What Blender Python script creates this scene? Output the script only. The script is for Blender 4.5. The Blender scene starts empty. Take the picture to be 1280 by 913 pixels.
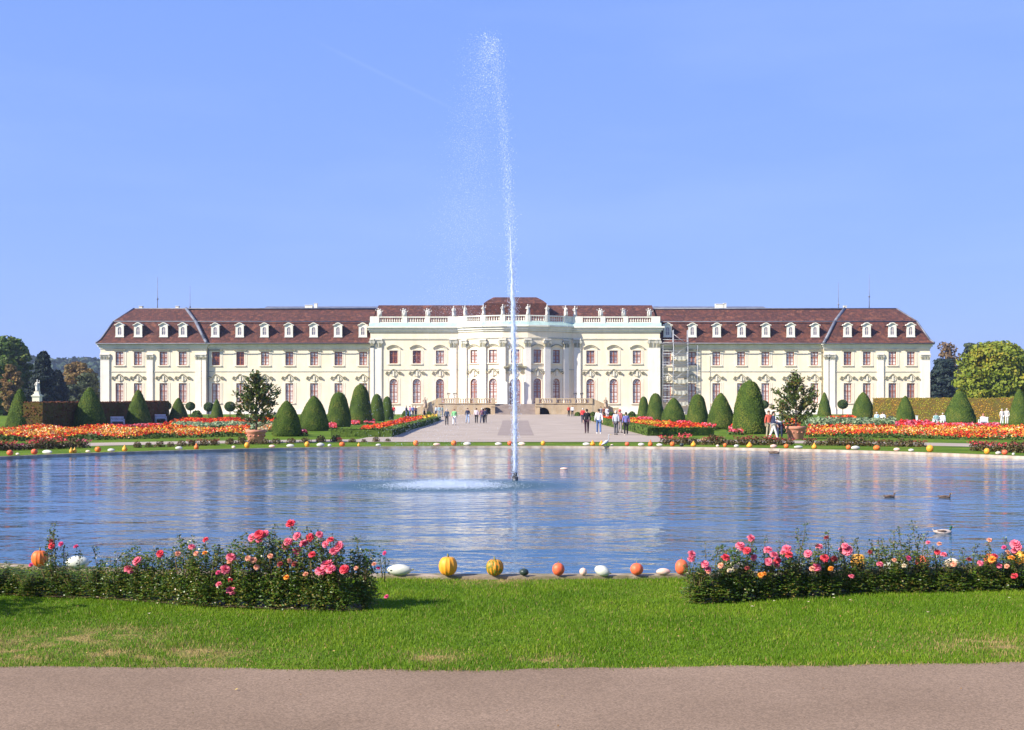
import bpy, math, random
import numpy as np
from mathutils import Vector, Matrix, Euler
PI = math.pi
rnd = random.Random(7)
HAZE = 0.00022
R = math.radians
sc = bpy.context.scene
COL = sc.collection
# ------------------------------------------------------------------ camera frame (metres <-> photo)
F, CX, HY, EYE = 1450.0, 644.0, 510.0, 1.8
WZ = -0.07                                   # pond level
PC = (0.0, 33.1); PR = 20.75                 # pond centre, radius

def zg(y):                                   # the ground rises gently towards the palace
    return 0.65*min(1.0, max(0.0, (y-120.0)/85.0))

def dist(py, z0=None):
    a, b = 3.0, 400.0
    for _ in range(50):
        m = (a+b)/2
        h = EYE-(zg(m) if z0 is None else z0)
        if HY + h*F/m > py: a = m
        else: b = m
    return (a+b)/2

def G(px, py):                               # ground point seen at a photo position
    d = dist(py); return Vector(((px-CX)*d/F, d, zg(d)))

def W(px, py, z0):
    d = dist(py, z0); return Vector(((px-CX)*d/F, d, z0))

def at(px, py, d):                           # point at a known distance
    return Vector(((px-CX)*d/F, d, EYE+(HY-py)*d/F))

# ------------------------------------------------------------------ materials
def hexc(c): return (c[0], c[1], c[2], 1.0)

def mat(name, c1, c2=None, scale=4.0, rough=0.85, bump=0.0, bscale=None, island=0.0, c3=None,
        trans=0.0, spec=0.35, metal=0.0, detail=4.0, stretch=None, contrast=(0.35, 0.65), objrand=0.0, coat=0.0):
    m = bpy.data.materials.new(name); m.use_nodes = True
    nt = m.node_tree; N = nt.nodes; L = nt.links
    bs = N['Principled BSDF']; out = N['Material Output']
    bs.inputs['Roughness'].default_value = rough
    bs.inputs['Metallic'].default_value = metal
    bs.inputs['Specular IOR Level'].default_value = spec
    bs.inputs['Coat Weight'].default_value = coat
    tc = N.new('ShaderNodeTexCoord'); mp = N.new('ShaderNodeMapping')
    L.new(tc.outputs['Object'], mp.inputs['Vector'])
    if stretch: mp.inputs['Scale'].default_value = stretch
    col = None
    if c2 is None: c2 = tuple(x*0.86 for x in c1)
    nz = N.new('ShaderNodeTexNoise'); nz.inputs['Scale'].default_value = scale; nz.inputs['Detail'].default_value = detail
    L.new(mp.outputs['Vector'], nz.inputs['Vector'])
    fac = nz.outputs['Fac']
    mr = N.new('ShaderNodeMapRange'); mr.inputs['From Min'].default_value = contrast[0]; mr.inputs['From Max'].default_value = contrast[1]
    L.new(fac, mr.inputs['Value']); fac = mr.outputs['Result']
    if island > 0 or objrand > 0:
        mx = N.new('ShaderNodeMix'); mx.data_type = 'FLOAT'
        mx.inputs[0].default_value = island if island > 0 else objrand
        L.new(fac, mx.inputs[2])
        if island > 0:
            ge = N.new('ShaderNodeNewGeometry'); L.new(ge.outputs['Random Per Island'], mx.inputs[3])
        else:
            oi = N.new('ShaderNodeObjectInfo'); L.new(oi.outputs['Random'], mx.inputs[3])
        fac = mx.outputs[0]
    if isinstance(c3, list):                 # a list of colours, picked in steps
        cr = N.new('ShaderNodeValToRGB'); cr.color_ramp.interpolation = 'CONSTANT'
        cs = [c1, c2]+c3; el = cr.color_ramp.elements
        el[0].position = 0; el[0].color = hexc(cs[0]); el[1].position = 1/len(cs); el[1].color = hexc(cs[1])
        for i in range(2, len(cs)):
            e = el.new(i/len(cs)); e.color = hexc(cs[i])
        L.new(fac, cr.inputs['Fac']); col = cr.outputs['Color']
    else:
        cr = N.new('ShaderNodeValToRGB'); el = cr.color_ramp.elements
        el[0].color = hexc(c1); el[1].color = hexc(c2)
        if c3 is not None:
            el[1].position = 0.6; e = el.new(1.0); e.color = hexc(c3)
        L.new(fac, cr.inputs['Fac']); col = cr.outputs['Color']
    L.new(col, bs.inputs['Base Color'])
    if bump > 0:
        nb = N.new('ShaderNodeTexNoise'); nb.inputs['Scale'].default_value = bscale or scale*4; nb.inputs['Detail'].default_value = 5
        L.new(mp.outputs['Vector'], nb.inputs['Vector'])
        bp = N.new('ShaderNodeBump'); bp.inputs['Strength'].default_value = 0.8; bp.inputs['Distance'].default_value = bump
        L.new(nb.outputs['Fac'], bp.inputs['Height']); L.new(bp.outputs['Normal'], bs.inputs['Normal'])
    if trans > 0:
        tr = N.new('ShaderNodeBsdfTranslucent'); L.new(col, tr.inputs['Color'])
        ms = N.new('ShaderNodeMixShader'); ms.inputs[0].default_value = trans
        L.new(bs.outputs[0], ms.inputs[1]); L.new(tr.outputs[0], ms.inputs[2]); L.new(ms.outputs[0], out.inputs['Surface'])
    return m

M = {}
M['plaster'] = mat('yellow_plaster', (0.88, 0.765, 0.575), (0.84, 0.715, 0.52), 0.35, 0.9, 0.01, 3)
M['trim'] = mat('cream_trim', (0.84, 0.77, 0.62), (0.78, 0.71, 0.56), 0.8, 0.85)
M['white'] = mat('white_stucco', (0.82, 0.80, 0.70), (0.74, 0.72, 0.62), 0.8, 0.85, 0.01, 4)
M['pilaster'] = mat('pale_pilaster_stucco', (0.86, 0.80, 0.70), (0.79, 0.73, 0.64), 0.8, 0.85)
M['hood'] = mat('weathered_moulding', (0.36, 0.33, 0.22), (0.22, 0.21, 0.14), 2.0, 0.9)
M['trimline'] = mat('grey_moulding', (0.52, 0.50, 0.42), (0.42, 0.41, 0.35), 2.0, 0.9)
M['copper'] = mat('green_copper', (0.42, 0.56, 0.50), (0.33, 0.46, 0.42), 1.0, 0.6)
M['lead'] = mat('lead_flashing', (0.12, 0.13, 0.16), (0.20, 0.21, 0.25), 1.0, 0.5)
M['frame'] = mat('red_brown_frame', (0.32, 0.10, 0.05), (0.24, 0.07, 0.035), 3.0, 0.6)
M['pane'] = mat('curtained_pane', (0.80, 0.72, 0.66), (0.33, 0.29, 0.30), 0.9, 0.10, spec=0.8, contrast=(0.40, 0.62), objrand=.5)
M['pane_dark'] = mat('dark_pane', (0.16, 0.05, 0.035), (0.09, 0.03, 0.03), 1.2, 0.12, spec=0.8)
M['pane_grey'] = mat('grey_pane', (0.40, 0.33, 0.34), (0.18, 0.17, 0.2), 1.2, 0.1, spec=0.9)
M['stone'] = mat('tan_sandstone', (0.50, 0.38, 0.24), (0.38, 0.28, 0.17), 0.9, 0.9, 0.02, 4)
M['step'] = mat('step_stone', (0.33, 0.27, 0.23), (0.25, 0.20, 0.17), 1.0, 0.9)
M['statue'] = mat('statue_stone', (0.72, 0.69, 0.63), (0.50, 0.48, 0.44), 2.5, 0.85)
M['tanstatue'] = mat('tan_statue_stone', (0.48, 0.36, 0.25), (0.3, 0.22, 0.16), 2.5, 0.85)
M['dark'] = mat('dark_opening', (0.02, 0.02, 0.022), (0.03, 0.03, 0.03), 2, 0.9)
M['iron'] = mat('dark_iron', (0.05, 0.05, 0.055), (0.08, 0.08, 0.085), 5, 0.5, metal=0.6)
M['steel'] = mat('galvanised_steel', (0.55, 0.57, 0.60), (0.42, 0.44, 0.46), 3, 0.45, metal=0.4)
M['plank'] = mat('scaffold_plank', (0.42, 0.40, 0.34), (0.30, 0.28, 0.24), 3, 0.9)
M['netting'] = mat('scaffold_sheet', (0.70, 0.70, 0.62), (0.55, 0.56, 0.5), 1.5, 0.9, trans=0.4)
def weather(m, amt=.16, col=(.50, .45, .34)):
    nt = m.node_tree; N = nt.nodes; L = nt.links; bs = N['Principled BSDF']; src = bs.inputs['Base Color'].links[0].from_socket
    ge = N.new('ShaderNodeNewGeometry'); mp = N.new('ShaderNodeMapping'); mp.inputs['Scale'].default_value = (1.3, 1.3, .13); L.new(ge.outputs['Position'], mp.inputs['Vector'])
    nz = N.new('ShaderNodeTexNoise'); nz.inputs['Scale'].default_value = 1.0; nz.inputs['Detail'].default_value = 5; L.new(mp.outputs['Vector'], nz.inputs['Vector'])
    mr = N.new('ShaderNodeMapRange'); mr.inputs['From Min'].default_value = .48; mr.inputs['From Max'].default_value = .75; mr.inputs['To Max'].default_value = amt*2.2; L.new(nz.outputs['Fac'], mr.inputs['Value'])
    mx = N.new('ShaderNodeMix'); mx.data_type = 'RGBA'; mx.inputs[7].default_value = (*col, 1); L.new(mr.outputs[0], mx.inputs[0]); L.new(src, mx.inputs[6]); L.new(mx.outputs[2], bs.inputs['Base Color'])
for k_ in ('plaster', 'white', 'pilaster', 'trim', 'stone'): weather(M[k_], .13 if k_ != 'stone' else .3)
def tile_mat():
    m = mat('red_roof_tiles', (0.145, 0.052, 0.034), (0.078, 0.033, 0.026), 0.8, 0.9, c3=(0.185, 0.072, 0.043))
    nt = m.node_tree; N = nt.nodes; L = nt.links
    ge = N.new('ShaderNodeNewGeometry'); mp = N.new('ShaderNodeMapping'); mp.inputs['Rotation'].default_value = (R(90), 0, 0)
    L.new(ge.outputs['Position'], mp.inputs['Vector'])
    bk = N.new('ShaderNodeTexBrick'); bk.inputs['Scale'].default_value = 1.0
    bk.inputs['Brick Width'].default_value = 0.35; bk.inputs['Row Height'].default_value = 0.28; bk.inputs['Mortar Size'].default_value = 0.02
    bk.inputs['Color1'].default_value = (0.72, 0.72, 0.75, 1); bk.inputs['Color2'].default_value = (1.28, 1.2, 1.15, 1); bk.inputs['Mortar'].default_value = (0.4, 0.4, 0.4, 1)
    L.new(mp.outputs['Vector'], bk.inputs['Vector'])
    mx = N.new('ShaderNodeMix'); mx.data_type = 'RGBA'; mx.blend_type = 'MULTIPLY'; mx.inputs[0].default_value = 1.0
    bs = N['Principled BSDF']; src = bs.inputs['Base Color'].links[0].from_socket
    L.new(src, mx.inputs[6]); L.new(bk.outputs['Color'], mx.inputs[7]); L.new(mx.outputs[2], bs.inputs['Base Color'])
    return m
M['tile'] = tile_mat()
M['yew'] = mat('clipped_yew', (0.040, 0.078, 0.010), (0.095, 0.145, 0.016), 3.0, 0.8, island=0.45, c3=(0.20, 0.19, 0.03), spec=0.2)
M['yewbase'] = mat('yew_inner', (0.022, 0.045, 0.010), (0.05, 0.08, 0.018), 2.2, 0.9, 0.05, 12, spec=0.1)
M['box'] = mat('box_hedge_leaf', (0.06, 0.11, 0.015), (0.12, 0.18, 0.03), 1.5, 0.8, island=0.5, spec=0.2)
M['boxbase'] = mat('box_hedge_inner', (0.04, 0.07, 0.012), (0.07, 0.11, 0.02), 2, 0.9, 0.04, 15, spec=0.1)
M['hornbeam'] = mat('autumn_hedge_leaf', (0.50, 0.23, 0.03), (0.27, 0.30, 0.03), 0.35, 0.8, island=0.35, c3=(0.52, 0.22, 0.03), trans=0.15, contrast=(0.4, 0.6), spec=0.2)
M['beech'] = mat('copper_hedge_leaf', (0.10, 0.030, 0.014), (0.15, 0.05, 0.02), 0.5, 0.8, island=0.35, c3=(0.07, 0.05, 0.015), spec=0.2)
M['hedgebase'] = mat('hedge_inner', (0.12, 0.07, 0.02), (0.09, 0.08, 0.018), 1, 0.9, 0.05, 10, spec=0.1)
M['bark'] = mat('bark', (0.10, 0.075, 0.055), (0.06, 0.045, 0.035), 8, 0.95, 0.02, 20)
def leafm(name, a, b, c, tr=0.2, island=0.5, scale=0.25, **k): return mat(name, a, b, scale, 0.65, island=island, c3=c, trans=tr, spec=0.3, **k)
M['leaf_green'] = leafm('broadleaf_green', (0.05, 0.095, 0.014), (0.09, 0.15, 0.02), (0.19, 0.16, 0.025))
M['leaf_dark'] = leafm('conifer_dark', (0.010, 0.022, 0.020), (0.018, 0.035, 0.026), (0.03, 0.05, 0.03), 0.08)
M['leaf_rust'] = leafm('rusty_autumn_leaf', (0.30, 0.15, 0.05), (0.17, 0.13, 0.035), (0.40, 0.21, 0.07))
M['leaf_gold'] = leafm('yellow_green_leaf', (0.08, 0.14, 0.012), (0.21, 0.245, 0.016), (0.36, 0.26, 0.02), scale=0.22)
M['leaf_cedar'] = leafm('cedar_needles', (0.035, 0.055, 0.025), (0.06, 0.08, 0.03), (0.08, 0.10, 0.04), 0.1)
M['leaf_brown'] = leafm('brown_twigs', (0.13, 0.10, 0.06), (0.20, 0.13, 0.06), (0.24, 0.12, 0.04))
M['leaf_far'] = leafm('far_wood_leaf', (0.04, 0.07, 0.03), (0.05, 0.085, 0.035), (0.09, 0.09, 0.035), 0.1, scale=0.02)
M['magnolia'] = mat('magnolia_leaf', (0.040, 0.075, 0.012), (0.085, 0.125, 0.020), 1.5, 0.32, island=0.8, c3=(0.24, 0.13, 0.04), spec=0.6, trans=0.08)
M['lolly'] = mat('clipped_ball_leaf', (0.03, 0.06, 0.012), (0.07, 0.11, 0.02), 2, 0.7, island=0.5)
M['terracotta'] = mat('terracotta', (0.58, 0.26, 0.17), (0.50, 0.21, 0.14), 5, 0.85, 0.005, 30)
M['soil'] = mat('soil', (0.12, 0.075, 0.045), (0.18, 0.12, 0.07), 6, 0.95, 0.02, 30)
M['roseleaf'] = mat('rose_leaf', (0.038, 0.088, 0.009), (0.098, 0.175, 0.016), 3, 0.36, island=0.85, c3=(0.32, 0.19, 0.05), spec=0.5, trans=0.25)
M['roseleaf_shoot'] = mat('rose_shoot_leaf', (0.045, 0.085, 0.018), (0.08, 0.125, 0.025), 3, 0.4, island=0.75, c3=(0.16, 0.07, 0.05), spec=0.5, trans=0.15)
M['rosestem'] = mat('rose_cane', (0.09, 0.10, 0.03), (0.14, 0.07, 0.03), 9, 0.7)
for k, a, b in (('pink', (0.85, 0.13, 0.22), (0.90, 0.30, 0.36)), ('red', (0.72, 0.04, 0.07), (0.80, 0.12, 0.14)), ('magenta', (0.62, 0.04, 0.16), (0.75, 0.13, 0.28)),
                ('salmon', (0.80, 0.32, 0.20), (0.85, 0.48, 0.30)), ('orange', (0.85, 0.25, 0.04), (0.90, 0.45, 0.06)), ('dark', (0.25, 0.03, 0.04), (0.38, 0.08, 0.07)), ('cream', (0.80, 0.72, 0.5), (0.8, 0.6, 0.4))):
    M['rose_'+k] = mat('rose_petal_'+k, a, b, 25, 0.6, island=0.6, trans=0.25, spec=0.2)
def bedm(name, cols, scale=0.5): return mat(name, cols[0], cols[1], scale, 0.7, island=0.42, c3=list(cols[2:]), trans=0.2, contrast=(0.3, 0.7), spec=0.15)
RED, ORG, YEL, SCA, PNK, GRN, CRM = (0.72, 0.035, 0.02), (0.85, 0.20, 0.02), (0.88, 0.52, 0.06), (0.62, 0.05, 0.03), (0.80, 0.14, 0.22), (0.05, 0.11, 0.02), (0.85, 0.62, 0.35)
M['bed_mixed'] = bedm('mixed_red_orange_flowers', [RED, (0.72, 0.07, 0.03), SCA, RED, RED, ORG, YEL, SCA, RED, CRM, RED, (0.75, 0.10, 0.10)], 0.45)
M['bed_yellow'] = bedm('yellow_peach_flowers', [YEL, CRM, ORG, YEL, RED, (0.90, 0.62, 0.28), YEL, ORG], 0.5)
M['bed_red'] = bedm('scarlet_flowers', [RED, ORG, SCA, RED, ORG, (0.85, 0.12, 0.06)])
M['bed_pink'] = bedm('pink_flowers', [PNK, (0.85, 0.25, 0.32), RED, PNK, (0.85, 0.35, 0.35)])
M['bed_gold'] = bedm('golden_flowers', [(0.55, 0.38, 0.02), YEL, (0.35, 0.35, 0.03), ORG])
M['bed_silver'] = bedm('silver_foliage', [(0.22, 0.29, 0.16), (0.30, 0.36, 0.20), (0.15, 0.23, 0.11), (0.36, 0.40, 0.25)])
M['bed_peach'] = bedm('peach_flowers', [(0.72, 0.42, 0.28), (0.60, 0.48, 0.25), ORG, (0.75, 0.55, 0.4)])
M['bedleaf'] = mat('bed_leaf', (0.04, 0.08, 0.015), (0.08, 0.13, 0.02), 2, 0.8, island=0.6)
M['lowleaf'] = mat('low_rose_leaf', (0.06, 0.11, 0.02), (0.15, 0.08, 0.035), 1.2, 0.6, island=0.6, c3=(0.14, 0.18, 0.03), trans=0.2)
M['benchwhite'] = mat('white_bench_paint', (0.80, 0.82, 0.86), (0.72, 0.74, 0.80), 4, 0.5)
M['skin'] = mat('skin', (0.62, 0.38, 0.28), (0.56, 0.33, 0.24), 12, 0.6)
M['avenue'] = mat('pinkish_gravel', (0.42, 0.345, 0.275), (0.35, 0.285, 0.225), 0.35, 0.95, 0.01, 30)
M['avedark'] = mat('darker_gravel', (0.31, 0.25, 0.21), (0.27, 0.215, 0.18), 0.5, 0.95, 0.01, 30)
M['kerb'] = mat('pale_kerb_stone', (0.55, 0.47, 0.38), (0.34, 0.26, 0.19), 3, 0.9, 0.01, 25)
M['duck'] = mat('brown_duck', (0.20, 0.13, 0.09), (0.09, 0.06, 0.045), 18, 0.7)
M['duckpale'] = mat('mallard_body', (0.62, 0.50, 0.42), (0.45, 0.36, 0.30), 12, 0.7)
M['duckgreen'] = mat('mallard_head', (0.01, 0.07, 0.05), (0.02, 0.10, 0.06), 12, 0.35)
M['bill'] = mat('yellow_bill', (0.65, 0.45, 0.06), None, 10, 0.5)
M['heron'] = mat('heron_plumage', (0.62, 0.62, 0.60), (0.42, 0.44, 0.46), 10, 0.8)
M['water_white'] = mat('white_water', (0.80, 0.87, 0.97), (0.70, 0.80, 0.95), 8, 0.4, trans=0.35, spec=0.5)
M['stem'] = mat('pumpkin_stem', (0.28, 0.26, 0.10), (0.18, 0.17, 0.07), 20, 0.8)
M['contrail'] = None

# ------------------------------------------------------------------ mesh helpers
class MB:
    def __init__(s): s.v = []; s.f = []; s.mi = []; s.sm = []
    def add(s, vs, fs, mi=0, smooth=False):
        o = len(s.v); s.v.extend([tuple(p) for p in vs])
        for f in fs: s.f.append(tuple(i+o for i in f)); s.mi.append(mi); s.sm.append(smooth)
    def box(s, x0, x1, y0, y1, z0, z1, mi=0, T=None):
        vs = [(x, y, z) for z in (z0, z1) for y in (y0, y1) for x in (x0, x1)]
        if T is not None: vs = [T @ Vector(p) for p in vs]
        s.add(vs, [(0, 2, 3, 1), (4, 5, 7, 6), (0, 1, 5, 4), (2, 6, 7, 3), (0, 4, 6, 2), (1, 3, 7, 5)], mi)
    def prism(s, pts, axis, a, b, mi=0):      # pts 2-D; axis 'y': (x,z) swept along y
        n = len(pts)
        if axis == 'y': vs = [(p[0], a, p[1]) for p in pts]+[(p[0], b, p[1]) for p in pts]
        elif axis == 'x': vs = [(a, p[0], p[1]) for p in pts]+[(b, p[0], p[1]) for p in pts]
        else: vs = [(p[0], p[1], a) for p in pts]+[(p[0], p[1], b) for p in pts]
        s.add(vs, [tuple(range(n)), tuple(range(2*n-1, n-1, -1))]+[(i, i+n, (i+1) % n+n, (i+1) % n) for i in range(n)], mi)
    def quad(s, a, b, c, d, mi=0): s.add([a, b, c, d], [(0, 1, 2, 3)], mi)
    def tube(s, pts, rad, seg=8, mi=0, smooth=True, sx=1.0, caps=True):
        pts = [Vector(p) for p in pts]; n = len(pts)
        if not hasattr(rad, '__len__'): rad = [rad]*n
        vs = []
        for i, p in enumerate(pts):
            d = (pts[min(i+1, n-1)]-pts[max(i-1, 0)])
            d = d.normalized() if d.length > 1e-9 else Vector((0, 0, 1))
            up = Vector((0, 0, 1)) if abs(d.z) < 0.9 else Vector((0, 1, 0))
            a = d.cross(up).normalized(); b = a.cross(d)
            for k in range(seg):
                t = 2*PI*k/seg; vs.append(p+a*(math.cos(t)*rad[i]*sx)+b*(math.sin(t)*rad[i]))
        fs = [(i*seg+k, i*seg+(k+1) % seg, (i+1)*seg+(k+1) % seg, (i+1)*seg+k) for i in range(n-1) for k in range(seg)]
        if caps: fs += [tuple(range(seg-1, -1, -1)), tuple(range((n-1)*seg, n*seg))]
        s.add(vs, fs, mi, smooth)
    def lathe(s, prof, seg=16, mi=0, c=(0, 0, 0), smooth=True, rib=None):
        vs = []
        for (r, z) in prof:
            for k in range(seg):
                t = 2*PI*k/seg; q = r*(rib(t) if rib else 1)
                vs.append((c[0]+q*math.cos(t), c[1]+q*math.sin(t), c[2]+z))
        n = len(prof)
        fs = [(i*seg+k, i*seg+(k+1) % seg, (i+1)*seg+(k+1) % seg, (i+1)*seg+k) for i in range(n-1) for k in range(seg)]
        fs += [tuple(range(seg-1, -1, -1)), tuple(range((n-1)*seg, n*seg))]
        s.add(vs, fs, mi, smooth)
    def mesh(s, name):
        me = bpy.data.meshes.new(name); me.from_pydata(s.v, [], s.f)
        me.polygons.foreach_set('material_index', s.mi); me.polygons.foreach_set('use_smooth', s.sm); me.update()
        return me

def npmesh(name, V, nper, mi=None):           # V: (n, nper, 3) array of separate faces
    n = V.shape[0]; me = bpy.data.meshes.new(name)
    me.vertices.add(n*nper); me.vertices.foreach_set('co', V.astype(np.float32).ravel())
    me.loops.add(n*nper); me.loops.foreach_set('vertex_index', np.arange(n*nper, dtype=np.int32))
    me.polygons.add(n); me.polygons.foreach_set('loop_start', np.arange(0, n*nper, nper, dtype=np.int32))
    me.polygons.foreach_set('loop_total', np.full(n, nper, dtype=np.int32))
    if mi is not None: me.polygons.foreach_set('material_index', mi.astype(np.int32))
    me.update(calc_edges=True); return me

def link(name, me, mats, parent=None, loc=None, rz=None):
    if isinstance(me, MB): me = me.mesh(name)
    if mats is not None and len(me.materials) == 0:
        for m in (mats if isinstance(mats, (list, tuple)) else [mats]): me.materials.append(m)
    o = bpy.data.objects.new(name, me); COL.objects.link(o)
    if parent is not None: o.parent = parent
    if loc is not None: o.location = loc
    if rz is not None: o.rotation_euler = (0, 0, rz)
    return o

def tag(o, label=None, cat=None, group=None, kind=None):
    if label: o['label'] = label
    if cat: o['category'] = cat
    if group: o['group'] = group
    if kind: o['kind'] = kind
    return o

def thing(name, label, cat, loc=(0, 0, 0), rz=0.0, group=None):
    o = bpy.data.objects.new(name, None); COL.objects.link(o)
    o.location = loc; o.rotation_euler = (0, 0, rz); o.empty_display_size = 0.2
    return tag(o, label, cat, group)

def copy_tree(o, parent=None):
    c = o.copy(); COL.objects.link(c); c.parent = parent
    for ch in [x for x in o.children]: copy_tree(ch, c)
    return c

ORD = ['first', 'second', 'third', 'fourth', 'fifth', 'sixth', 'seventh', 'eighth', 'ninth', 'tenth', 'eleventh', 'twelfth', 'thirteenth', 'fourteenth', 'fifteenth', 'sixteenth',
       'seventeenth', 'eighteenth', 'nineteenth', 'twentieth']

rs = np.random.RandomState(11)
def rand_dirs(n):
    v = rs.normal(size=(n, 3)); return v/np.linalg.norm(v, axis=1)[:, None]
def quads(P, s, flat=0.0, aspect=1.0, nrm=None, jit=1.0):
    """leaf quads at points P with half-size s; nrm: preferred normals"""
    n = len(P); d = rand_dirs(n)
    if nrm is not None:
        d = nrm+jit*d; d /= np.linalg.norm(d, axis=1)[:, None]
    if flat: d[:, 2] = np.abs(d[:, 2])+flat; d /= np.linalg.norm(d, axis=1)[:, None]
    r = rand_dirs(n); a = np.cross(d, r); a /= (np.linalg.norm(a, axis=1)[:, None]+1e-9); b = np.cross(d, a)
    s = (np.asarray(s)*np.ones(n))[:, None]
    a = a*s; b = b*s*aspect
    return np.stack([P-a, P-b*0.9, P+a, P+b*0.9], axis=1)

# ------------------------------------------------------------------ sky, sun, camera
SAZ, SEL = R(60), R(34)                      # sun stands behind the camera's left shoulder
sun_dir = Vector((-math.sin(SAZ)*math.cos(SEL), -math.cos(SAZ)*math.cos(SEL), math.sin(SEL)))
w = bpy.data.worlds.new('World'); sc.world = w; w.use_nodes = True
nt = w.node_tree; N = nt.nodes; L = nt.links
bg = N['Background']; bg.inputs['Strength'].default_value = 0.13
sky = N.new('ShaderNodeTexSky'); sky.sky_type = 'NISHITA'; sky.sun_disc = False
sky.sun_elevation = SEL; sky.sun_rotation = math.atan2(sun_dir.x, sun_dir.y)
sky.air_density = 1.0; sky.dust_density = 0.3; sky.ozone_density = 2.0; sky.altitude = 300
hs = N.new('ShaderNodeMix'); hs.data_type = 'RGBA'; hs.blend_type = 'MULTIPLY'; hs.inputs[0].default_value = 1.0
hs.inputs[7].default_value = (1.02, 0.90, 1.30, 1)
L.new(sky.outputs[0], hs.inputs[6])
# faint high cirrus
tc = N.new('ShaderNodeTexCoord'); mp = N.new('ShaderNodeMapping'); mp.inputs['Scale'].default_value = (1.5, 1.5, 7.0); mp.inputs['Rotation'].default_value = (0.0, 0.35, 0.3)
nz = N.new('ShaderNodeTexNoise'); nz.inputs['Scale'].default_value = 1.6; nz.inputs['Detail'].default_value = 6
L.new(tc.outputs['Generated'], mp.inputs['Vector']); L.new(mp.outputs['Vector'], nz.inputs['Vector'])
mr = N.new('ShaderNodeMapRange'); mr.inputs['From Min'].default_value = 0.45; mr.inputs['From Max'].default_value = 0.8; mr.inputs['To Max'].default_value = 0.10
L.new(nz.outputs['Fac'], mr.inputs['Value'])
# clear autumn air: the band near the horizon stays blue
sx = N.new('ShaderNodeSeparateXYZ'); L.new(tc.outputs['Generated'], sx.inputs[0])
gr = N.new('ShaderNodeValToRGB'); L.new(sx.outputs['Z'], gr.inputs['Fac']); ge = gr.color_ramp.elements
K = 1.0
ge[0].position = 0.0; ge[0].color = (0.272*K, 0.445*K, 0.93*K, 1); ge[1].position = 0.36; ge[1].color = (0.205*K, 0.368*K, 0.90*K, 1)
e = ge.new(0.10); e.color = (0.262*K, 0.432*K, 0.96*K, 1); e = ge.new(1.0); e.color = (0.10*K, 0.19*K, 0.55*K, 1)
gs = N.new('ShaderNodeVectorMath'); gs.operation = 'SCALE'; gs.inputs['Scale'].default_value = 4.65; L.new(gr.outputs['Color'], gs.inputs[0])
fl = N.new('ShaderNodeMix'); fl.data_type = 'RGBA'; fl.inputs[0].default_value = 0.88; L.new(hs.outputs[2], fl.inputs[6]); L.new(gs.outputs[0], fl.inputs[7])
cm = N.new('ShaderNodeMix'); cm.data_type = 'RGBA'; cm.inputs[7].default_value = (4.2, 4.8, 7.2, 1)
va = Vector((-.168, 1, .314)).normalized(); vb = Vector((-.048, 1, .255)).normalized(); vn = va.cross(vb).normalized(); vd = (vb-va).normalized()
nm = N.new('ShaderNodeVectorMath'); nm.operation = 'NORMALIZE'; L.new(tc.outputs['Generated'], nm.inputs[0])
def dotn(v):
    q = N.new('ShaderNodeVectorMath'); q.operation = 'DOT_PRODUCT'; q.inputs[1].default_value = v; L.new(nm.outputs[0], q.inputs[0]); return q.outputs['Value']
ab = N.new('ShaderNodeMath'); ab.operation = 'ABSOLUTE'; L.new(dotn(vn), ab.inputs[0])
c1 = N.new('ShaderNodeMapRange'); c1.interpolation_type = 'SMOOTHSTEP'; c1.inputs['From Min'].default_value = .0022; c1.inputs['From Max'].default_value = .0003; c1.inputs['To Max'].default_value = .04; L.new(ab.outputs[0], c1.inputs['Value'])
c2 = N.new('ShaderNodeMapRange'); c2.interpolation_type = 'SMOOTHSTEP'; c2.inputs['From Min'].default_value = va.dot(vd)-.02; c2.inputs['From Max'].default_value = va.dot(vd)+.03; L.new(dotn(vd), c2.inputs['Value'])
c3 = N.new('ShaderNodeMapRange'); c3.interpolation_type = 'SMOOTHSTEP'; c3.inputs['From Min'].default_value = vb.dot(vd)+.01; c3.inputs['From Max'].default_value = vb.dot(vd)-.03; L.new(dotn(vd), c3.inputs['Value'])
m1 = N.new('ShaderNodeMath'); m1.operation = 'MULTIPLY'; L.new(c1.outputs[0], m1.inputs[0]); L.new(c2.outputs[0], m1.inputs[1])
m2 = N.new('ShaderNodeMath'); m2.operation = 'MULTIPLY'; L.new(m1.outputs[0], m2.inputs[0]); L.new(c3.outputs[0], m2.inputs[1])
m3 = N.new('ShaderNodeMath'); m3.operation = 'ADD'; L.new(m2.outputs[0], m3.inputs[0]); L.new(mr.outputs['Result'], m3.inputs[1])
L.new(m3.outputs[0], cm.inputs[0]); L.new(fl.outputs[2], cm.inputs[6]); L.new(cm.outputs[2], bg.inputs['Color'])
ld = bpy.data.lights.new('sun', 'SUN'); ld.energy = 5.0; ld.angle = R(0.5); ld.color = (1.0, 0.925, 0.80)
lo = bpy.data.objects.new('sun', ld); COL.objects.link(lo); lo.rotation_euler = sun_dir.to_track_quat('Z', 'Y').to_euler(); lo.location = (-30, -20, 40)
cd = bpy.data.cameras.new('camera'); cam = bpy.data.objects.new('camera', cd); COL.objects.link(cam)
cam.location = (0, 0, EYE); cam.rotation_euler = (R(90), 0, 0)
cd.sensor_width = 36.0; cd.lens = 36.0*F/1280.0; cd.shift_x = -(CX-640)/1280.0; cd.shift_y = (HY-456.5)/1280.0
cd.clip_start = 0.1; cd.clip_end = 9000
sc.camera = cam
sc.view_settings.view_transform = 'Standard'; sc.view_settings.look = 'None'; sc.view_settings.gamma = 1.0
sc.view_settings.exposure = 0.86
sc.cycles.max_bounces = 6; sc.cycles.diffuse_bounces = 3; sc.cycles.glossy_bounces = 3; sc.cycles.transmission_bounces = 3; sc.cycles.transparent_max_bounces = 6
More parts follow.
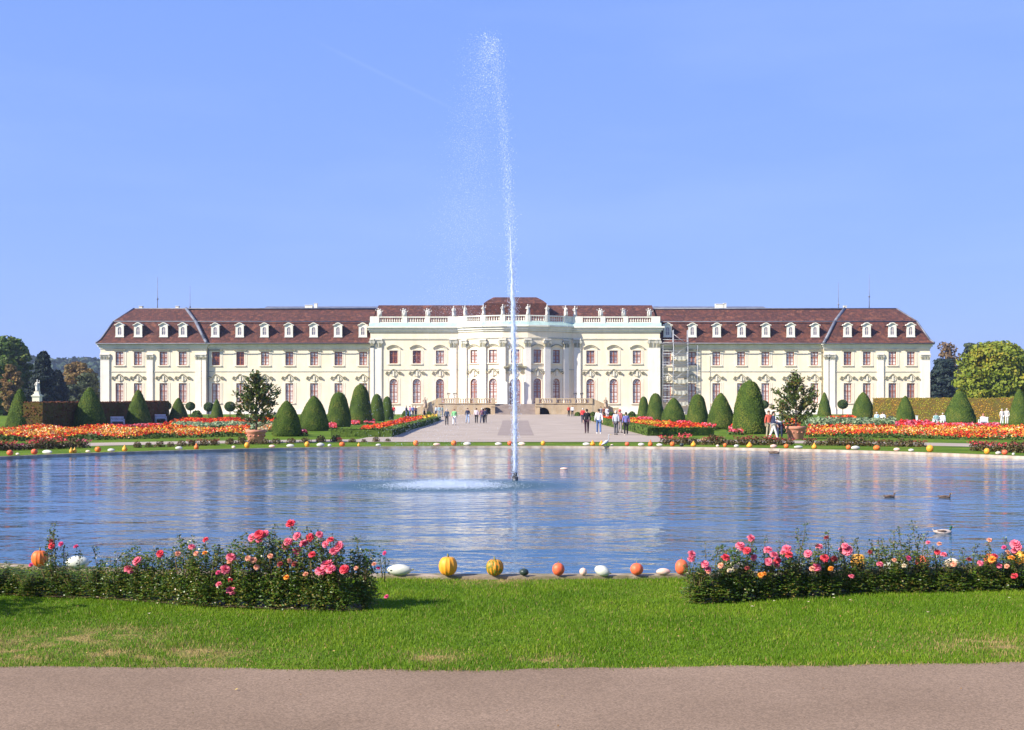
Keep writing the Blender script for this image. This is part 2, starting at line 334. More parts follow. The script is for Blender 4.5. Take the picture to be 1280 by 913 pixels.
sc.cycles.caustics_reflective = False; sc.cycles.caustics_refractive = False; sc.cycles.sample_clamp_indirect = 6.0

# ------------------------------------------------------------------ ground, pond, paths
def ground_mat():
    m = mat('lawn', (0.075, 0.140, 0.008), (0.105, 0.175, 0.012), 0.5, 0.95, 0.03, 40, c3=(0.15, 0.205, 0.018), spec=0.1)
    nt = m.node_tree; N = nt.nodes; L = nt.links; bs = N['Principled BSDF']
    src = bs.inputs['Base Color'].links[0].from_socket
    ge = N.new('ShaderNodeNewGeometry'); tot = None
    for (x, y, r) in PATCHES:
        sb = N.new('ShaderNodeVectorMath'); sb.operation = 'SUBTRACT'; sb.inputs[1].default_value = (x, y, 0); L.new(ge.outputs['Position'], sb.inputs[0])
        ln = N.new('ShaderNodeVectorMath'); ln.operation = 'LENGTH'; L.new(sb.outputs[0], ln.inputs[0])
        mr = N.new('ShaderNodeMapRange'); mr.inputs['From Min'].default_value = 0; mr.inputs['From Max'].default_value = r*1.5; mr.inputs['To Min'].default_value = 1; mr.inputs['To Max'].default_value = 0
        L.new(ln.outputs['Value'], mr.inputs['Value'])
        if tot is None: tot = mr.outputs['Result']
        else:
            mx = N.new('ShaderNodeMath'); mx.operation = 'MAXIMUM'; L.new(tot, mx.inputs[0]); L.new(mr.outputs['Result'], mx.inputs[1]); tot = mx.outputs[0]
    nz = N.new('ShaderNodeTexNoise'); nz.inputs['Scale'].default_value = 4.5; nz.inputs['Detail'].default_value = 5; L.new(ge.outputs['Position'], nz.inputs['Vector'])
    nr = N.new('ShaderNodeMapRange'); nr.inputs['From Min'].default_value = .45; nr.inputs['From Max'].default_value = .6; L.new(nz.outputs['Fac'], nr.inputs['Value'])
    ml = N.new('ShaderNodeMath'); ml.operation = 'MULTIPLY'; L.new(tot, ml.inputs[0]); L.new(nr.outputs[0], ml.inputs[1]); tot = ml.outputs[0]
    mx = N.new('ShaderNodeMix'); mx.data_type = 'RGBA'; mx.inputs[7].default_value = (0.36, 0.24, 0.10, 1)
    L.new(tot, mx.inputs[0]); L.new(src, mx.inputs[6]); L.new(mx.outputs[2], bs.inputs['Base Color'])
    return m
PATCHES = [(G(60, 800).x, G(60, 800).y, 0.40), (G(135, 796).x, G(135, 796).y, 0.42), (G(225, 820).x, G(225, 820).y, 0.45), (G(20, 818).x, G(20, 818).y, 0.35),
           (G(130, 818).x, G(130, 818).y, 0.22), (G(1250, 808).x, G(1250, 808).y, 0.40), (G(685, 826).x, G(685, 826).y, 0.16), (G(540, 822).x, G(540, 822).y, 0.2), (G(620, 726).x, G(620, 726).y, 0.3)]
M['lawn'] = ground_mat()
radii = [20.93, 21.15, 21.6, 22.5, 24, 26, 28, 30, 33, 36] + [40+4*i for i in range(60)] + [290, 320, 380, 450, 600, 900, 1500, 3000, 7000]
seg = 192; g = MB(); vs = []
for r in radii:
    for k in range(seg):
        t = 2*PI*k/seg; x, y = PC[0]+r*math.cos(t), PC[1]+r*math.sin(t); vs.append((x, y, zg(y)))
n = len(radii)
fs = [(i*seg+k, (i+1)*seg+k, (i+1)*seg+(k+1) % seg, i*seg+(k+1) % seg) for i in range(n-1) for k in range(seg)]
g.add(vs, fs); tag(link('ground', g, M['lawn']), kind='structure')
# pond water, basin wall
seg = 256
k = MB(); ri, ro, zt = 20.72, 20.95, 0.030
prof = [(ri, -0.9), (ri, zt), (ro, zt+0.004), (ro, -0.3)]
vs = []
for (r, z) in prof:
    for i in range(seg): t = 2*PI*i/seg; vs.append((PC[0]+r*math.cos(t), PC[1]+r*math.sin(t), z))
for j in range(3): k.add([vs[j*seg+i] for i in range(seg)]+[vs[(j+1)*seg+i] for i in range(seg)], [(i, (i+1) % seg, seg+(i+1) % seg, seg+i) for i in range(seg)], 0 if j == 0 else 1)
k.add([(PC[0]+21.2*math.cos(2*PI*i/seg), PC[1]+21.2*math.sin(2*PI*i/seg), -0.9) for i in range(seg)], [tuple(range(seg))])
M['kerbtop'] = mat('mossy_kerb_top', (0.30, 0.23, 0.16), (0.20, 0.17, 0.09), 2.5, 0.95, 0.01, 25, c3=(0.40, 0.32, 0.24))
tag(link('pond_kerb', k, [M['kerb'], M['kerbtop']]), kind='structure')
def water_mat():
    m = bpy.data.materials.new('pond_water'); m.use_nodes = True
    nt = m.node_tree; N = nt.nodes; L = nt.links; bs = N['Principled BSDF']
    bs.inputs['Base Color'].default_value = (0.022, 0.080, 0.135, 1); bs.inputs['Roughness'].default_value = 0.06; bs.inputs['IOR'].default_value = 1.333
    ge = N.new('ShaderNodeNewGeometry')
    def wav(scale, sc3, rot, detail=3):
        mp = N.new('ShaderNodeMapping'); mp.inputs['Scale'].default_value = sc3; mp.inputs['Rotation'].default_value = (0, 0, rot)
        L.new(ge.outputs['Position'], mp.inputs['Vector'])
        nz = N.new('ShaderNodeTexNoise'); nz.inputs['Scale'].default_value = scale; nz.inputs['Detail'].default_value = detail; nz.inputs['Roughness'].default_value = 0.55
        L.new(mp.outputs['Vector'], nz.inputs['Vector']); return nz.outputs['Fac']
    def mth(op, a, b):
        q = N.new('ShaderNodeMath'); q.operation = op
        for i, x in enumerate((a, b)):
            if hasattr(x, 'links'): L.new(x, q.inputs[i])
            else: q.inputs[i].default_value = x
        return q.outputs[0]
    a = wav(2.9, (0.95, 1.2, 1), 0.10, 3); b = wav(1.1, (0.85, 1.1, 1), -0.15, 2); c = wav(8.5, (0.65, 1.2, 1), -0.08, 3)
    # rings from the falling water
    sb = N.new('ShaderNodeVectorMath'); sb.operation = 'SUBTRACT'; sb.inputs[1].default_value = (SPL[0], SPL[1], 0); L.new(ge.outputs['Position'], sb.inputs[0])
    ln = N.new('ShaderNodeVectorMath'); ln.operation = 'LENGTH'; L.new(sb.outputs[0], ln.inputs[0]); dd = ln.outputs['Value']
    ring = mth('SINE', mth('MULTIPLY', dd, 13.0), 0)
    fall = N.new('ShaderNodeMapRange'); fall.inputs['From Min'].default_value = 2.0; fall.inputs['From Max'].default_value = 17; fall.inputs['To Min'].default_value = 0.05; fall.inputs['To Max'].default_value = 0.004
    L.new(dd, fall.inputs['Value'])
    e = wav(0.42, (0.55, 1.5, 1), 0.12, 2)
    h = mth('ADD', mth('ADD', mth('ADD', mth('MULTIPLY', a, 0.52), mth('MULTIPLY', e, 0.55)), mth('MULTIPLY', b, 0.75)), mth('ADD', mth('MULTIPLY', c, 0.09), mth('MULTIPLY', ring, fall.outputs['Result'])))
    gust = N.new('ShaderNodeMapRange'); gust.inputs['From Min'].default_value = .35; gust.inputs['From Max'].default_value = .65; gust.inputs['To Min'].default_value = .55; gust.inputs['To Max'].default_value = 1.35
    L.new(wav(0.16, (0.6, 1.6, 1), .2, 2), gust.inputs['Value']); h = mth('MULTIPLY', h, gust.outputs['Result'])
    bp = N.new('ShaderNodeBump'); bp.inputs['Strength'].default_value = 1.0; bp.inputs['Distance'].default_value = 0.048
    L.new(h, bp.inputs['Height']); L.new(bp.outputs['Normal'], bs.inputs['Normal'])
    # churned, aerated water round the splash
    rg = N.new('ShaderNodeMapRange'); rg.interpolation_type = 'SMOOTHSTEP'; rg.inputs['From Min'].default_value = 1.2; rg.inputs['From Max'].default_value = 3.6; rg.inputs['To Min'].default_value = 1; rg.inputs['To Max'].default_value = 0
    el = N.new('ShaderNodeVectorMath'); el.operation = 'MULTIPLY'; el.inputs[1].default_value = (0.85, 1.15, 1); L.new(sb.outputs[0], el.inputs[0]); l2 = N.new('ShaderNodeVectorMath'); l2.operation = 'LENGTH'; L.new(el.outputs[0], l2.inputs[0])
    L.new(l2.outputs['Value'], rg.inputs['Value'])
    cx_ = N.new('ShaderNodeMix'); cx_.data_type = 'RGBA'; cx_.inputs[6].default_value = (0.022, 0.080, 0.135, 1); cx_.inputs[7].default_value = (0.050, 0.095, 0.105, 1); L.new(rg.outputs[0], cx_.inputs[0]); L.new(cx_.outputs[2], bs.inputs['Base Color'])
    rr = N.new('ShaderNodeMapRange'); rr.inputs['To Min'].default_value = .06; rr.inputs['To Max'].default_value = .55; L.new(rg.outputs[0], rr.inputs['Value']); L.new(rr.outputs[0], bs.inputs['Roughness'])
    return m
SPL = (-1.65, 27.9)
wd = MB(); wd.add([(PC[0]+20.74*math.cos(2*PI*i/256), PC[1]+20.74*math.sin(2*PI*i/256), WZ) for i in range(256)], [tuple(range(256))])
tag(link('water', wd, water_mat()), kind='structure')

# road in front
def edge_y(x): return 7.93+np.sqrt(x*x+0.3)*np.where(x > 0, 0.075, 0.03)+0.02*np.sin(x*1.7)+0.014*np.sin(x*5.3)+0.008*np.sin(x*13.1+1)+0.005*np.sin(x*29)
rd = MB(); road_edge = []
for i in range(601):
    x = -30+0.1*i; px = 644+x*F/8.0
    yy = float(edge_y(x)); road_edge.append((x, yy))
vs = [(x, -14.0, 0.006) for x, y in road_edge]+[(x, y, 0.006) for x, y in road_edge]
n = len(road_edge); rd.add(vs, [(i, i+1, n+i+1, n+i) for i in range(n-1)])
def asphalt():
    m = mat('pinkish_asphalt', (0.215, 0.148, 0.098), (0.265, 0.185, 0.125), 0.7, 0.95, 0.0, 90, spec=0.2)
    nt = m.node_tree; N = nt.nodes; L = nt.links; bs = N['Principled BSDF']; src = bs.inputs['Base Color'].links[0].from_socket
    ge = N.new('ShaderNodeNewGeometry'); vo = N.new('ShaderNodeTexVoronoi'); vo.inputs['Scale'].default_value = 105; L.new(ge.outputs['Position'], vo.inputs['Vector'])
    cr = N.new('ShaderNodeMapRange'); cr.inputs['To Min'].default_value = 0.72; cr.inputs['To Max'].default_value = 1.24
    sp = N.new('ShaderNodeSeparateColor'); L.new(vo.outputs['Color'], sp.inputs[0]); L.new(sp.outputs[0], cr.inputs['Value'])
    mx = N.new('ShaderNodeVectorMath'); mx.operation = 'SCALE'; L.new(src, mx.inputs[0]); L.new(cr.outputs['Result'], mx.inputs['Scale']); L.new(mx.outputs[0], bs.inputs['Base Color'])
    return m
tag(link('road', rd, asphalt()), kind='structure')

# avenue and the path that rings the pond
def strip(name, left, right, z, m, kind='structure'):
    b = MB(); n = len(left)
    vs = [(x, y, zg(y)+z) for x, y in left]+[(x, y, zg(y)+z) for x, y in right]
    b.add(vs, [(i, n+i, n+i+1, i+1) for i in range(n-1)]); return tag(link(name, b, m), kind=kind)
ys = [60.5, 70, 80, 100, 120, 140, 160, 180, 204.9, 212]
hw = lambda y: 8.9+3.4*min(1, max(0, (y-75)/110))
strip('avenue', [(-hw(y), y) for y in ys], [(hw(y), y) for y in ys], 0.022, M['avenue'])
strip('avenue_inlay', [(-1.15-.006*(y-74), y) for y in (74.6, 90, 119.9, 145)], [(1.2+.006*(y-74), y) for y in (74.6, 90, 119.9, 145)], 0.030, M['avedark'])
L1, R1 = [], []
for i in range(97):
    t = R(-6+192*i/96); L1.append((PC[0]+29.2*math.cos(t), PC[1]+29.2*math.sin(t))); R1.append((PC[0]+33.9*math.cos(t), PC[1]+33.9*math.sin(t)))
strip('path', R1, L1, 0.012, M['avenue'])
strip('forecourt', [(-90, 200), (-90, 213)], [(90, 200), (90, 213)], 0.014, M['avenue'])
# ------------------------------------------------------------------ palace
PD = 212.0; S = PD/F                         # facade distance, metres per photo pixel there
def Z(py, d=PD): return EYE+(HY-py)*d/F
ZB = 0.65
palace = thing('palace', 'long pale yellow baroque palace with red tiled mansard roof behind the garden', 'palace', (0, PD, ZB))
PX, PY_, PZ = 0.0, PD, ZB
def pl(name, me, mats, loc=None, rz=None, parent=None):
    """part of the palace; mesh coordinates are world ones unless loc is given"""
    if isinstance(me, MB) and loc is None:
        me.v = [(x-PX, y-PY_, z-PZ) for x, y, z in me.v]
    o = link(name, me, mats, palace if parent is None else parent)
    if loc is not None: o.location = (loc[0]-PX, loc[1]-PY_, loc[2]-PZ)
    if rz: o.rotation_euler = (0, 0, rz)
    return o

class Fac:                                    # a flat piece of facade: u to the right, v outwards, z up
    def __init__(s, x, y, ang=0.0): s.x, s.y, s.a = x, y, ang; s.c, s.n = math.cos(ang), math.sin(ang)
    def T(s, u, v, z): return (s.x+u*s.c+v*s.n, s.y+u*s.n-v*s.c, z)
    def box(s, mb, u0, u1, v0, v1, z0, z1, mi=0):
        vs = [s.T(u, v, z) for z in (z0, z1) for v in (v1, v0) for u in (u0, u1)]
        mb.add(vs, [(0, 2, 3, 1), (4, 5, 7, 6), (0, 1, 5, 4), (2, 6, 7, 3), (0, 4, 6, 2), (1, 3, 7, 5)], mi)
    def wall(s, mb, u0, u1, z0, z1, ops, dep=0.34):
        us = sorted({u0, u1} | {o[0] for o in ops} | {o[1] for o in ops})
        for a, b in zip(us[:-1], us[1:]):
            hs = sorted([(o[2], o[3]) for o in ops if o[0] <= a+1e-6 and o[1] >= b-1e-6]); z = z0
            for (p, q) in hs+[(z1, z1)]:
                if p > z: mb.quad(s.T(a, 0, z), s.T(b, 0, z), s.T(b, 0, p), s.T(a, 0, p))
                z = q
        for o in ops:
            a, b, p, q = o[:4]
            mb.quad(s.T(a, 0, p), s.T(a, 0, q), s.T(a, -dep, q), s.T(a, -dep, p))
            mb.quad(s.T(b, 0, p), s.T(b, -dep, p), s.T(b, -dep, q), s.T(b, 0, q))
            mb.quad(s.T(a, 0, q), s.T(b, 0, q), s.T(b, -dep, q), s.T(a, -dep, q))
            mb.quad(s.T(a, 0, p), s.T(a, -dep, p), s.T(b, -dep, p), s.T(b, 0, p))
            if len(o) > 4:                    # arched head: fill the corners
                r = (b-a)/2; cx = (a+b)/2; zc = q-r
                for sg in (-1, 1):
                    pts = [(cx+sg*r*math.cos(R(t)), zc+r*math.sin(R(t))) for t in range(0, 91, 15)]
                    mb.add([s.T(cx+sg*r, 0.0, q)]+[s.T(u, 0.0, z) for u, z in pts], [tuple(range(8))])
                    for (p1, p2) in zip(pts[:-1], pts[1:]): mb.quad(s.T(p1[0], 0, p1[1]), s.T(p2[0], 0, p2[1]), s.T(p2[0], -dep, p2[1]), s.T(p1[0], -dep, p1[1]))

def arch_pts(w, h, r=None, n=9):
    r = w/2
    return [(-w/2, 0), (w/2, 0)]+[(r*math.cos(R(180*i/(n-1))), h-r+r*math.sin(R(180*i/(n-1)))) for i in range(n)]
def window_meshes(w, h, arched, hood):
    """frame, pane and surround, origin bottom centre of the opening, front = -Y"""
    f = MB(); y0, y1 = 0.16, 0.24; fw = 0.13
    hh = h-w/2 if arched else h
    f.box(-w/2, -w/2+fw, y0, y1, 0, hh); f.box(w/2-fw, w/2, y0, y1, 0, hh); f.box(-w/2+fw, w/2-fw, y0, y1, 0, fw)
    if arched:
        for i in range(10):
            t0, t1 = R(18*i), R(18*(i+1)); r0, r1 = w/2, w/2-fw
            a = [(r0*math.cos(t0), hh+r0*math.sin(t0)), (r1*math.cos(t0), hh+r1*math.sin(t0)), (r1*math.cos(t1), hh+r1*math.sin(t1)), (r0*math.cos(t1), hh+r0*math.sin(t1))]
            f.prism(a, 'y', y0, y1)
        f.box(-w/2+fw, w/2-fw, y0+.002, y1-.002, hh-0.35, hh-0.2)
        for t in (45, 90, 135): f.prism([(0.03*math.sin(R(t))-0.0, hh-.2-0.03*math.cos(R(t))), (-0.03*math.sin(R(t)), hh-.2+0.03*math.cos(R(t))), ((w/2-.1)*math.cos(R(t))-0.03*math.sin(R(t)), hh+(w/2-.1)*math.sin(R(t))+0.03*math.cos(R(t))), ((w/2-.1)*math.cos(R(t))+0.03*math.sin(R(t)), hh+(w/2-.1)*math.sin(R(t))-0.03*math.cos(R(t)))], 'y', y0+.01, y1-.01)
    else: f.box(-w/2+fw, w/2-fw, y0, y1, h-fw, h)
    f.box(-0.08, 0.08, y0-0.01, y1-.003, fw, hh-(0.35 if arched else fw))
    zt = h*0.60 if not arched else (h-w/2)*0.55
    f.box(-w/2+fw, w/2-fw, y0+.004, y1-.004, zt-0.07, zt+0.07)
    nb = 3 if h < 2.7 else 5
    for i in range(1, nb+1):
        z = fw+(hh-2*fw)*i/(nb+1)
        if abs(z-zt) > 0.2: f.box(-w/2+fw, w/2-fw, y0+.03, y1-.03, z-0.03, z+0.03)
    p = MB(); a = arch_pts(w, h) if arched else [(-w/2, 0), (w/2, 0), (w/2, h), (-w/2, h)]
    p.add([(x, 0.22, z) for x, z in a], [tuple(range(len(a)))])
    s = MB(); t = 0.2; d = -0.07                # surround moulding (0 white, 1 weathered)
    s.box(-w/2-t, -w/2, d, -0.001, -0.02, hh); s.box(w/2, w/2+t, d, -0.001, -0.02, hh)
    s.box(-w/2-t-0.12, w/2+t+0.12, d-0.12, -0.001, -0.2, -0.02)
    if arched:
        for i in range(10):
            t0, t1 = R(18*i), R(18*(i+1)); r0, r1 = w/2+t, w/2
            s.prism([(r0*math.cos(t0), hh+r0*math.sin(t0)), (r1*math.cos(t0), hh+r1*math.sin(t0)), (r1*math.cos(t1), hh+r1*math.sin(t1)), (r0*math.cos(t1), hh+r0*math.sin(t1))], 'y', d, -0.001)
        zt = h+0.30
    else: s.box(-w/2-t, w/2+t, d, -0.001, h, h+0.18); zt = h+0.2
    s.box(w/2+t+0.02, w/2+t+0.30, -0.045, -0.001, -0.3, h+0.1, 0); s.box(-w/2-t-0.30, -w/2-t-0.02, -0.045, -0.001, -0.3, h+0.1, 0)
    if hood == 'flat': s.box(-w/2-0.45, w/2+0.45, -0.28, -0.001, zt+0.05, zt+0.2, 1); s.box(-w/2-0.35, w/2+0.35, -0.16, -0.001, zt-0.05, zt+0.045, 0)
    def ribbon(pts, th, dep, mi):
        for (p1, p2) in zip(pts[:-1], pts[1:]): s.prism([p1, p2, (p2[0], p2[1]+th), (p1[0], p1[1]+th)], 'y', -dep, -0.001, mi)
    if hood == 'segment':
        pts = [(x, zt+0.28+0.42*(1-(x/(w/2+0.35))**2)) for x in [(-1+i/5)*(w/2+0.35) for i in range(11)]]
        pts = [(-w/2-0.55, zt+0.2)]+pts+[(w/2+0.55, zt+0.2)]
        ribbon(pts, 0.15, 0.30, 1); ribbon([(x, z-0.14) for x, z in pts], 0.13, 0.2, 0)
    if hood == 'wave':
        W2 = w/2+0.62; pts = []
        for i in range(21):
            x = (-1+i/10)*W2; u = abs(x)/W2
            z = 0.62*math.cos(min(1, u/0.62)*PI)*0.5+0.31 if u < 0.62 else 0.16*math.sin((u-0.62)/0.38*PI*0.9)
            pts.append((x, zt+0.75+z))
        ribbon(pts, 0.16, 0.36, 1); ribbon([(x, z-0.13) for x, z in pts], 0.12, 0.24, 0)
        s.box(-0.16, 0.16, -0.26, -0.001, zt+0.15, zt+1.15, 0)      # keystone
        for sg in (-1, 1):
            s.prism([(sg*0.22, zt+0.2), (sg*0.62, zt+0.35), (sg*0.5, zt+0.8), (sg*0.25, zt+0.9)] if sg > 0 else [(sg*0.25, zt+0.9), (sg*0.5, zt+0.8), (sg*0.62, zt+0.35), (sg*0.22, zt+0.2)], 'y', -0.14, -0.001, 0)
            s.box(sg*W2-0.13, sg*W2+0.13, -0.3, -0.001, zt+0.55, zt+0.75, 1)
    return f.mesh('window'), p.mesh('pane'), s.mesh('surround')
WT = {}
for key, a in {'wing_up': (1.45, 2.45, False, 'flat'), 'wing_lo': (1.45, 3.55, False, 'wave'), 'mid_up': (1.5, 2.37, False, 'segment'), 'mid_lo': (1.5, 4.45, True, 'wave'), 'portal': (1.9, 5.2, True, 'wave')}.items():
    WT[key] = window_meshes(*a)+(a,)
zb = {'wing_up': Z(456.7), 'wing_lo': Z(503.5), 'mid_up': Z(454.6), 'mid_lo': Z(504.2), 'portal': Z(509.0)}
wcount = 0
def put_window(fc, u, key, pane=None, curt=None):
    global wcount
    f, p, s, a = WT[key]; T = fc.T(u, 0, zb[key])
    fo = pl('window', f, M['frame'], loc=T, rz=fc.a)
    po = link('pane', p, M['pane'], fo)
    pm = pane or (M['pane'] if rnd.random() < 0.72 else M['pane_grey'])
    po.material_slots[0].link = 'OBJECT'; po.material_slots[0].material = pm
    link('window_surround', s, [M['trim'], M['hood']], fo); wcount += 1
    w, h, ar, _ = a
    return (u-w/2, u+w/2, zb[key], zb[key]+h)+((1,) if ar else ())

def pilaster(fc, u, w, z0, z1, zc, name='pilaster', m='pilaster', v=0.22):
    """shaft, base and curly capital"""
    b = MB(); fc.box(b, u-w/2, u+w/2, 0.001, v, z0+1.3, zc)
    fc.box(b, u-w/2-0.12, u+w/2+0.12, 0.001, v+0.10, z0, z0+1.0); fc.box(b, u-w/2-0.06, u+w/2+0.06, 0.001, v+0.05, z0+1.0, z0+1.3)
    fc.box(b, u-w/2-0.1, u+w/2+0.1, 0.001, v+0.06, z1-0.001, z1+0.16)
    o = pl(name, b, M[m])
    c = MB(); hc = z1-zc                      # capital: bell, abacus, two volutes and leaves
    fc.box(c, u-w/2-0.02, u+w/2+0.02, 0.001, v+0.05, zc, zc+0.12); fc.box(c, u-w/2-0.1, u+w/2+0.1, 0.001, v+0.12, z1-0.15, z1-0.01)
    fc.box(c, u-w/2+0.05, u+w/2-0.05, 0.001, v-0.01, zc+0.12, z1-0.15)
    for sg in (-1, 1):
        cu = u+sg*(w/2-0.02); r = hc*0.2
        pr = [fc.T(cu+r*math.cos(R(a)), v+0.10, z1-0.17-r+r*math.sin(R(a))) for a in range(0, 360, 45)]
        pb = [fc.T(cu+r*math.cos(R(a)), 0.01, z1-0.17-r+r*math.sin(R(a))) for a in range(0, 360, 45)]
        c.add(pr+pb, [tuple(range(8))]+[(i, (i+1) % 8, (i+1) % 8+8, i+8) for i in range(8)])
        fc.box(c, cu-0.10-sg*.1, cu+0.10-sg*.1, 0.0, v+0.08, zc+0.2, zc+hc*0.5, 1)
    n = max(1, int(w/0.5))
    for i in range(n):
        uu = u+(i-(n-1)/2)*w/(n+0.5); fc.box(c, uu-0.09, uu+0.09, 0, v+0.1, zc+0.14, zc+hc*0.62, 1)
    pl('capital', c, [M['trimline'], M['hood']])

def band(fc, mb, u0, u1, v, z0, z1, mi=0): fc.box(mb, u0, u1, 0.001, v, z0, z1, mi)

# --- geometry of the front: end pavilions, wings, central block
YW = PD+0.55
XP, XI, XC, XA = 518.5*S, 386.0*S, 181.0*S, 10.4
ZE = Z(432.2)                                 # wing wall top
for sg in (-1, 1):
    # pavilion
    fc = Fac(0, PD); b = MB(); ops = []
    for off in (494.5, 471.5, 439.5, 415.5):
        for key in ('wing_lo', 'wing_up'): ops.append(put_window(fc, sg*off*S, key))
    u0, u1 = sorted((sg*XP, sg*XI)); fc.wall(b, u0, u1, ZB-0.5, ZE, ops)
    b.quad((sg*XP, PD, ZB-.5), (sg*XP, PD+18, ZB-.5), (sg*XP, PD+18, ZE), (sg*XP, PD, ZE))
    b.quad((sg*XI, PD, ZB-.5), (sg*XI, YW, ZB-.5), (sg*XI, YW, ZE), (sg*XI, PD, ZE))
    pl('pavilion_wall', b, M['plaster'])
    for off, wd_ in ((512.6, 11), (456.5, 7.6), (396.0, 7.0), (388.6, 5.0)):
        pilaster(fc, sg*off*S, wd_*S, ZB, Z(443.5), Z(450), v=0.22 if off != 388.6 else 0.34)
    b = MB(); band(fc, b, u0+.02, u1-.02, 0.08, Z(465.4), Z(464.4)); pl('string_course', b, M['trimline'])
    b = MB(); band(fc, b, u0-.05, u1+.05, 0.12, ZB-.3, ZB+0.75); pl('plinth', b, M['white'])
    # cornice in three steps
    b = MB()
    for (v, z0, z1) in ((0.15, ZE-0.55, ZE-0.2), (0.32, ZE-0.2, ZE+0.15), (0.60, ZE+0.15, ZE+0.42)):
        band(fc, b, u0-v, u1+v, v, z0, z1)
    b2 = MB(); bx = sorted((sg*(XP+0.001), sg*(XP+0.5))); b.box(bx[0], bx[1], PD, PD+18, ZE-0.2, ZE+0.42)
    pl('cornice', b, M['white'])
    # wing
    fc = Fac(0, YW); b = MB(); ops = []
    for off in (375, 344.5, 313.5, 283, 252, 221.5, 190.5):
        for key in ('wing_lo', 'wing_up'):
            ops.append(put_window(fc, sg*off*S, key, pane=M['pane_dark'] if (sg < 0 and key == 'wing_up' and off in (375, 344.5)) else None))
    u0, u1 = sorted((sg*XI, sg*XC)); fc.wall(b, u0, u1, ZB-0.5, ZE, ops); pl('wing_wall', b, M['plaster'])
    b = MB(); band(fc, b, u0, u1, 0.08, Z(464.9), Z(463.9)); pl('string_course', b, M['trimline'])
    b = MB(); band(fc, b, u0, u1, 0.12, ZB-.3, ZB+0.75); pl('plinth', b, M['white'])
    b = MB()
    for (v, z0, z1) in ((0.15, ZE-0.55, ZE-0.2), (0.32, ZE-0.2, ZE+0.15), (0.60, ZE+0.15, ZE+0.42)):
        b.box(u0+0.01, u1-0.01, YW-v, YW-.001, z0, z1)
    pl('cornice', b, M['white'])
    # downpipes
    for xx in (sg*(XI-0.25), sg*(XC+0.35)):
        b = MB(); b.tube([(xx, YW-0.14, ZB), (xx, YW-0.14, ZE-0.5)], 0.09, 8); pl('downpipe', b, M['hood'] if sg > 0 else M['lead'])
    # roofs: wing, then pavilion
    z0, z1, z2 = ZE+0.42, Z(402.3, PD+3.3), Z(386.0, PD+9)
    prof = [(-0.85, z0-0.12), (-0.82, z0+0.03), (0.25, z0+0.62), (3.3, z1), (3.28, z1+0.16), (9.0, z2)]
    def rf(mb, xa, xb, yo=0.0):               # xa/xb: functions of profile index
        pr = prof+[(18.0-y, z) for y, z in prof[::-1]]; m = len(prof)
        for i in range(len(pr)-1):
            ia, ib = min(i, 2*m-1-i), min(i+1, 2*m-2-i); 
            (ya, za), (yb, zb_) = pr[i], pr[i+1]
            mb.quad((xa(ia), PD+yo+ya, za), (xb(ia), PD+yo+ya, za), (xb(ib), PD+yo+yb, zb_), (xa(ib), PD+yo+yb, zb_))
    b = MB(); u0, u1 = sorted((sg*(XI+0.4-2), sg*(XC+.01))); rf(b, lambda i: u0-(12 if sg < 0 else 0), lambda i: u1+(12 if sg > 0 else 0), 0.5); pl('wing_roof', b, M['tile'])
    b = MB()
    xo = [524*S*0.997, 524*S*0.996, 519*S, 502.0*(PD+3.3)/F, 501.0*(PD+3.3)/F, 476.5*(PD+9)/F]
    xi = [384.0*S, 384.2*S, 388.5*S, 399.5*(PD+3.3)/F, 400*(PD+3.3)/F, 411.5*(PD+9)/F]
    if sg > 0: rf(b, lambda i: xi[i], lambda i: xo[i])
    else: rf(b, lambda i: -xo[i], lambda i: -xi[i])
    # outer end slope
    for i in range(5):
        y0_, y1_ = prof[i][0], prof[i+1][0]
        b.quad((sg*xo[i], PD+y0_, prof[i][1]), (sg*xo[i], PD+18-y0_, prof[i][1]), (sg*xo[i+1], PD+18-y1_, prof[i+1][1]), (sg*xo[i+1], PD+y1_, prof[i+1][1]))
    for i in range(2, 5):                     # inner hip drop to the wing roof
        b.quad((sg*xi[i], PD+prof[i][0], prof[i][1]), (sg*xi[i+1], PD+prof[i+1][0], prof[i+1][1]), (sg*(xi[i+1]-.1), PD+.5+prof[i+1][0], prof[i+1][1]-.01), (sg*(xi[i]-.1), PD+.5+prof[i][0], prof[i][1]-.01))
    pl('pavilion_roof', b, M['tile'])
    b = MB()                                  # lead rolls along break, ridge and hips
    def roll(p, q, r=0.1): b.tube([p, q], r, 6)
    P_ = lambda xs, i, dv=0: (sg*xs[i], PD+prof[i][0]-dv, prof[i][1]+dv*0.5)
    for xs in (xo, xi):
        for i, j in ((1, 2), (2, 3), (3, 5)): roll(P_(xs, i, .06), P_(xs, j, .06), 0.16 if xs is xo else 0.3)
    roll(P_(xo, 5), (sg*XC, PD+9, z2), 0.14); roll(P_(xo, 3, .1), (sg*XC, PD+3.35, z1), 0.09)
    roll(P_(xo, 0, .03), (sg*XC, PD-0.87, z0-.04), 0.09)
    pl('lead_flashing', b, M['lead'])

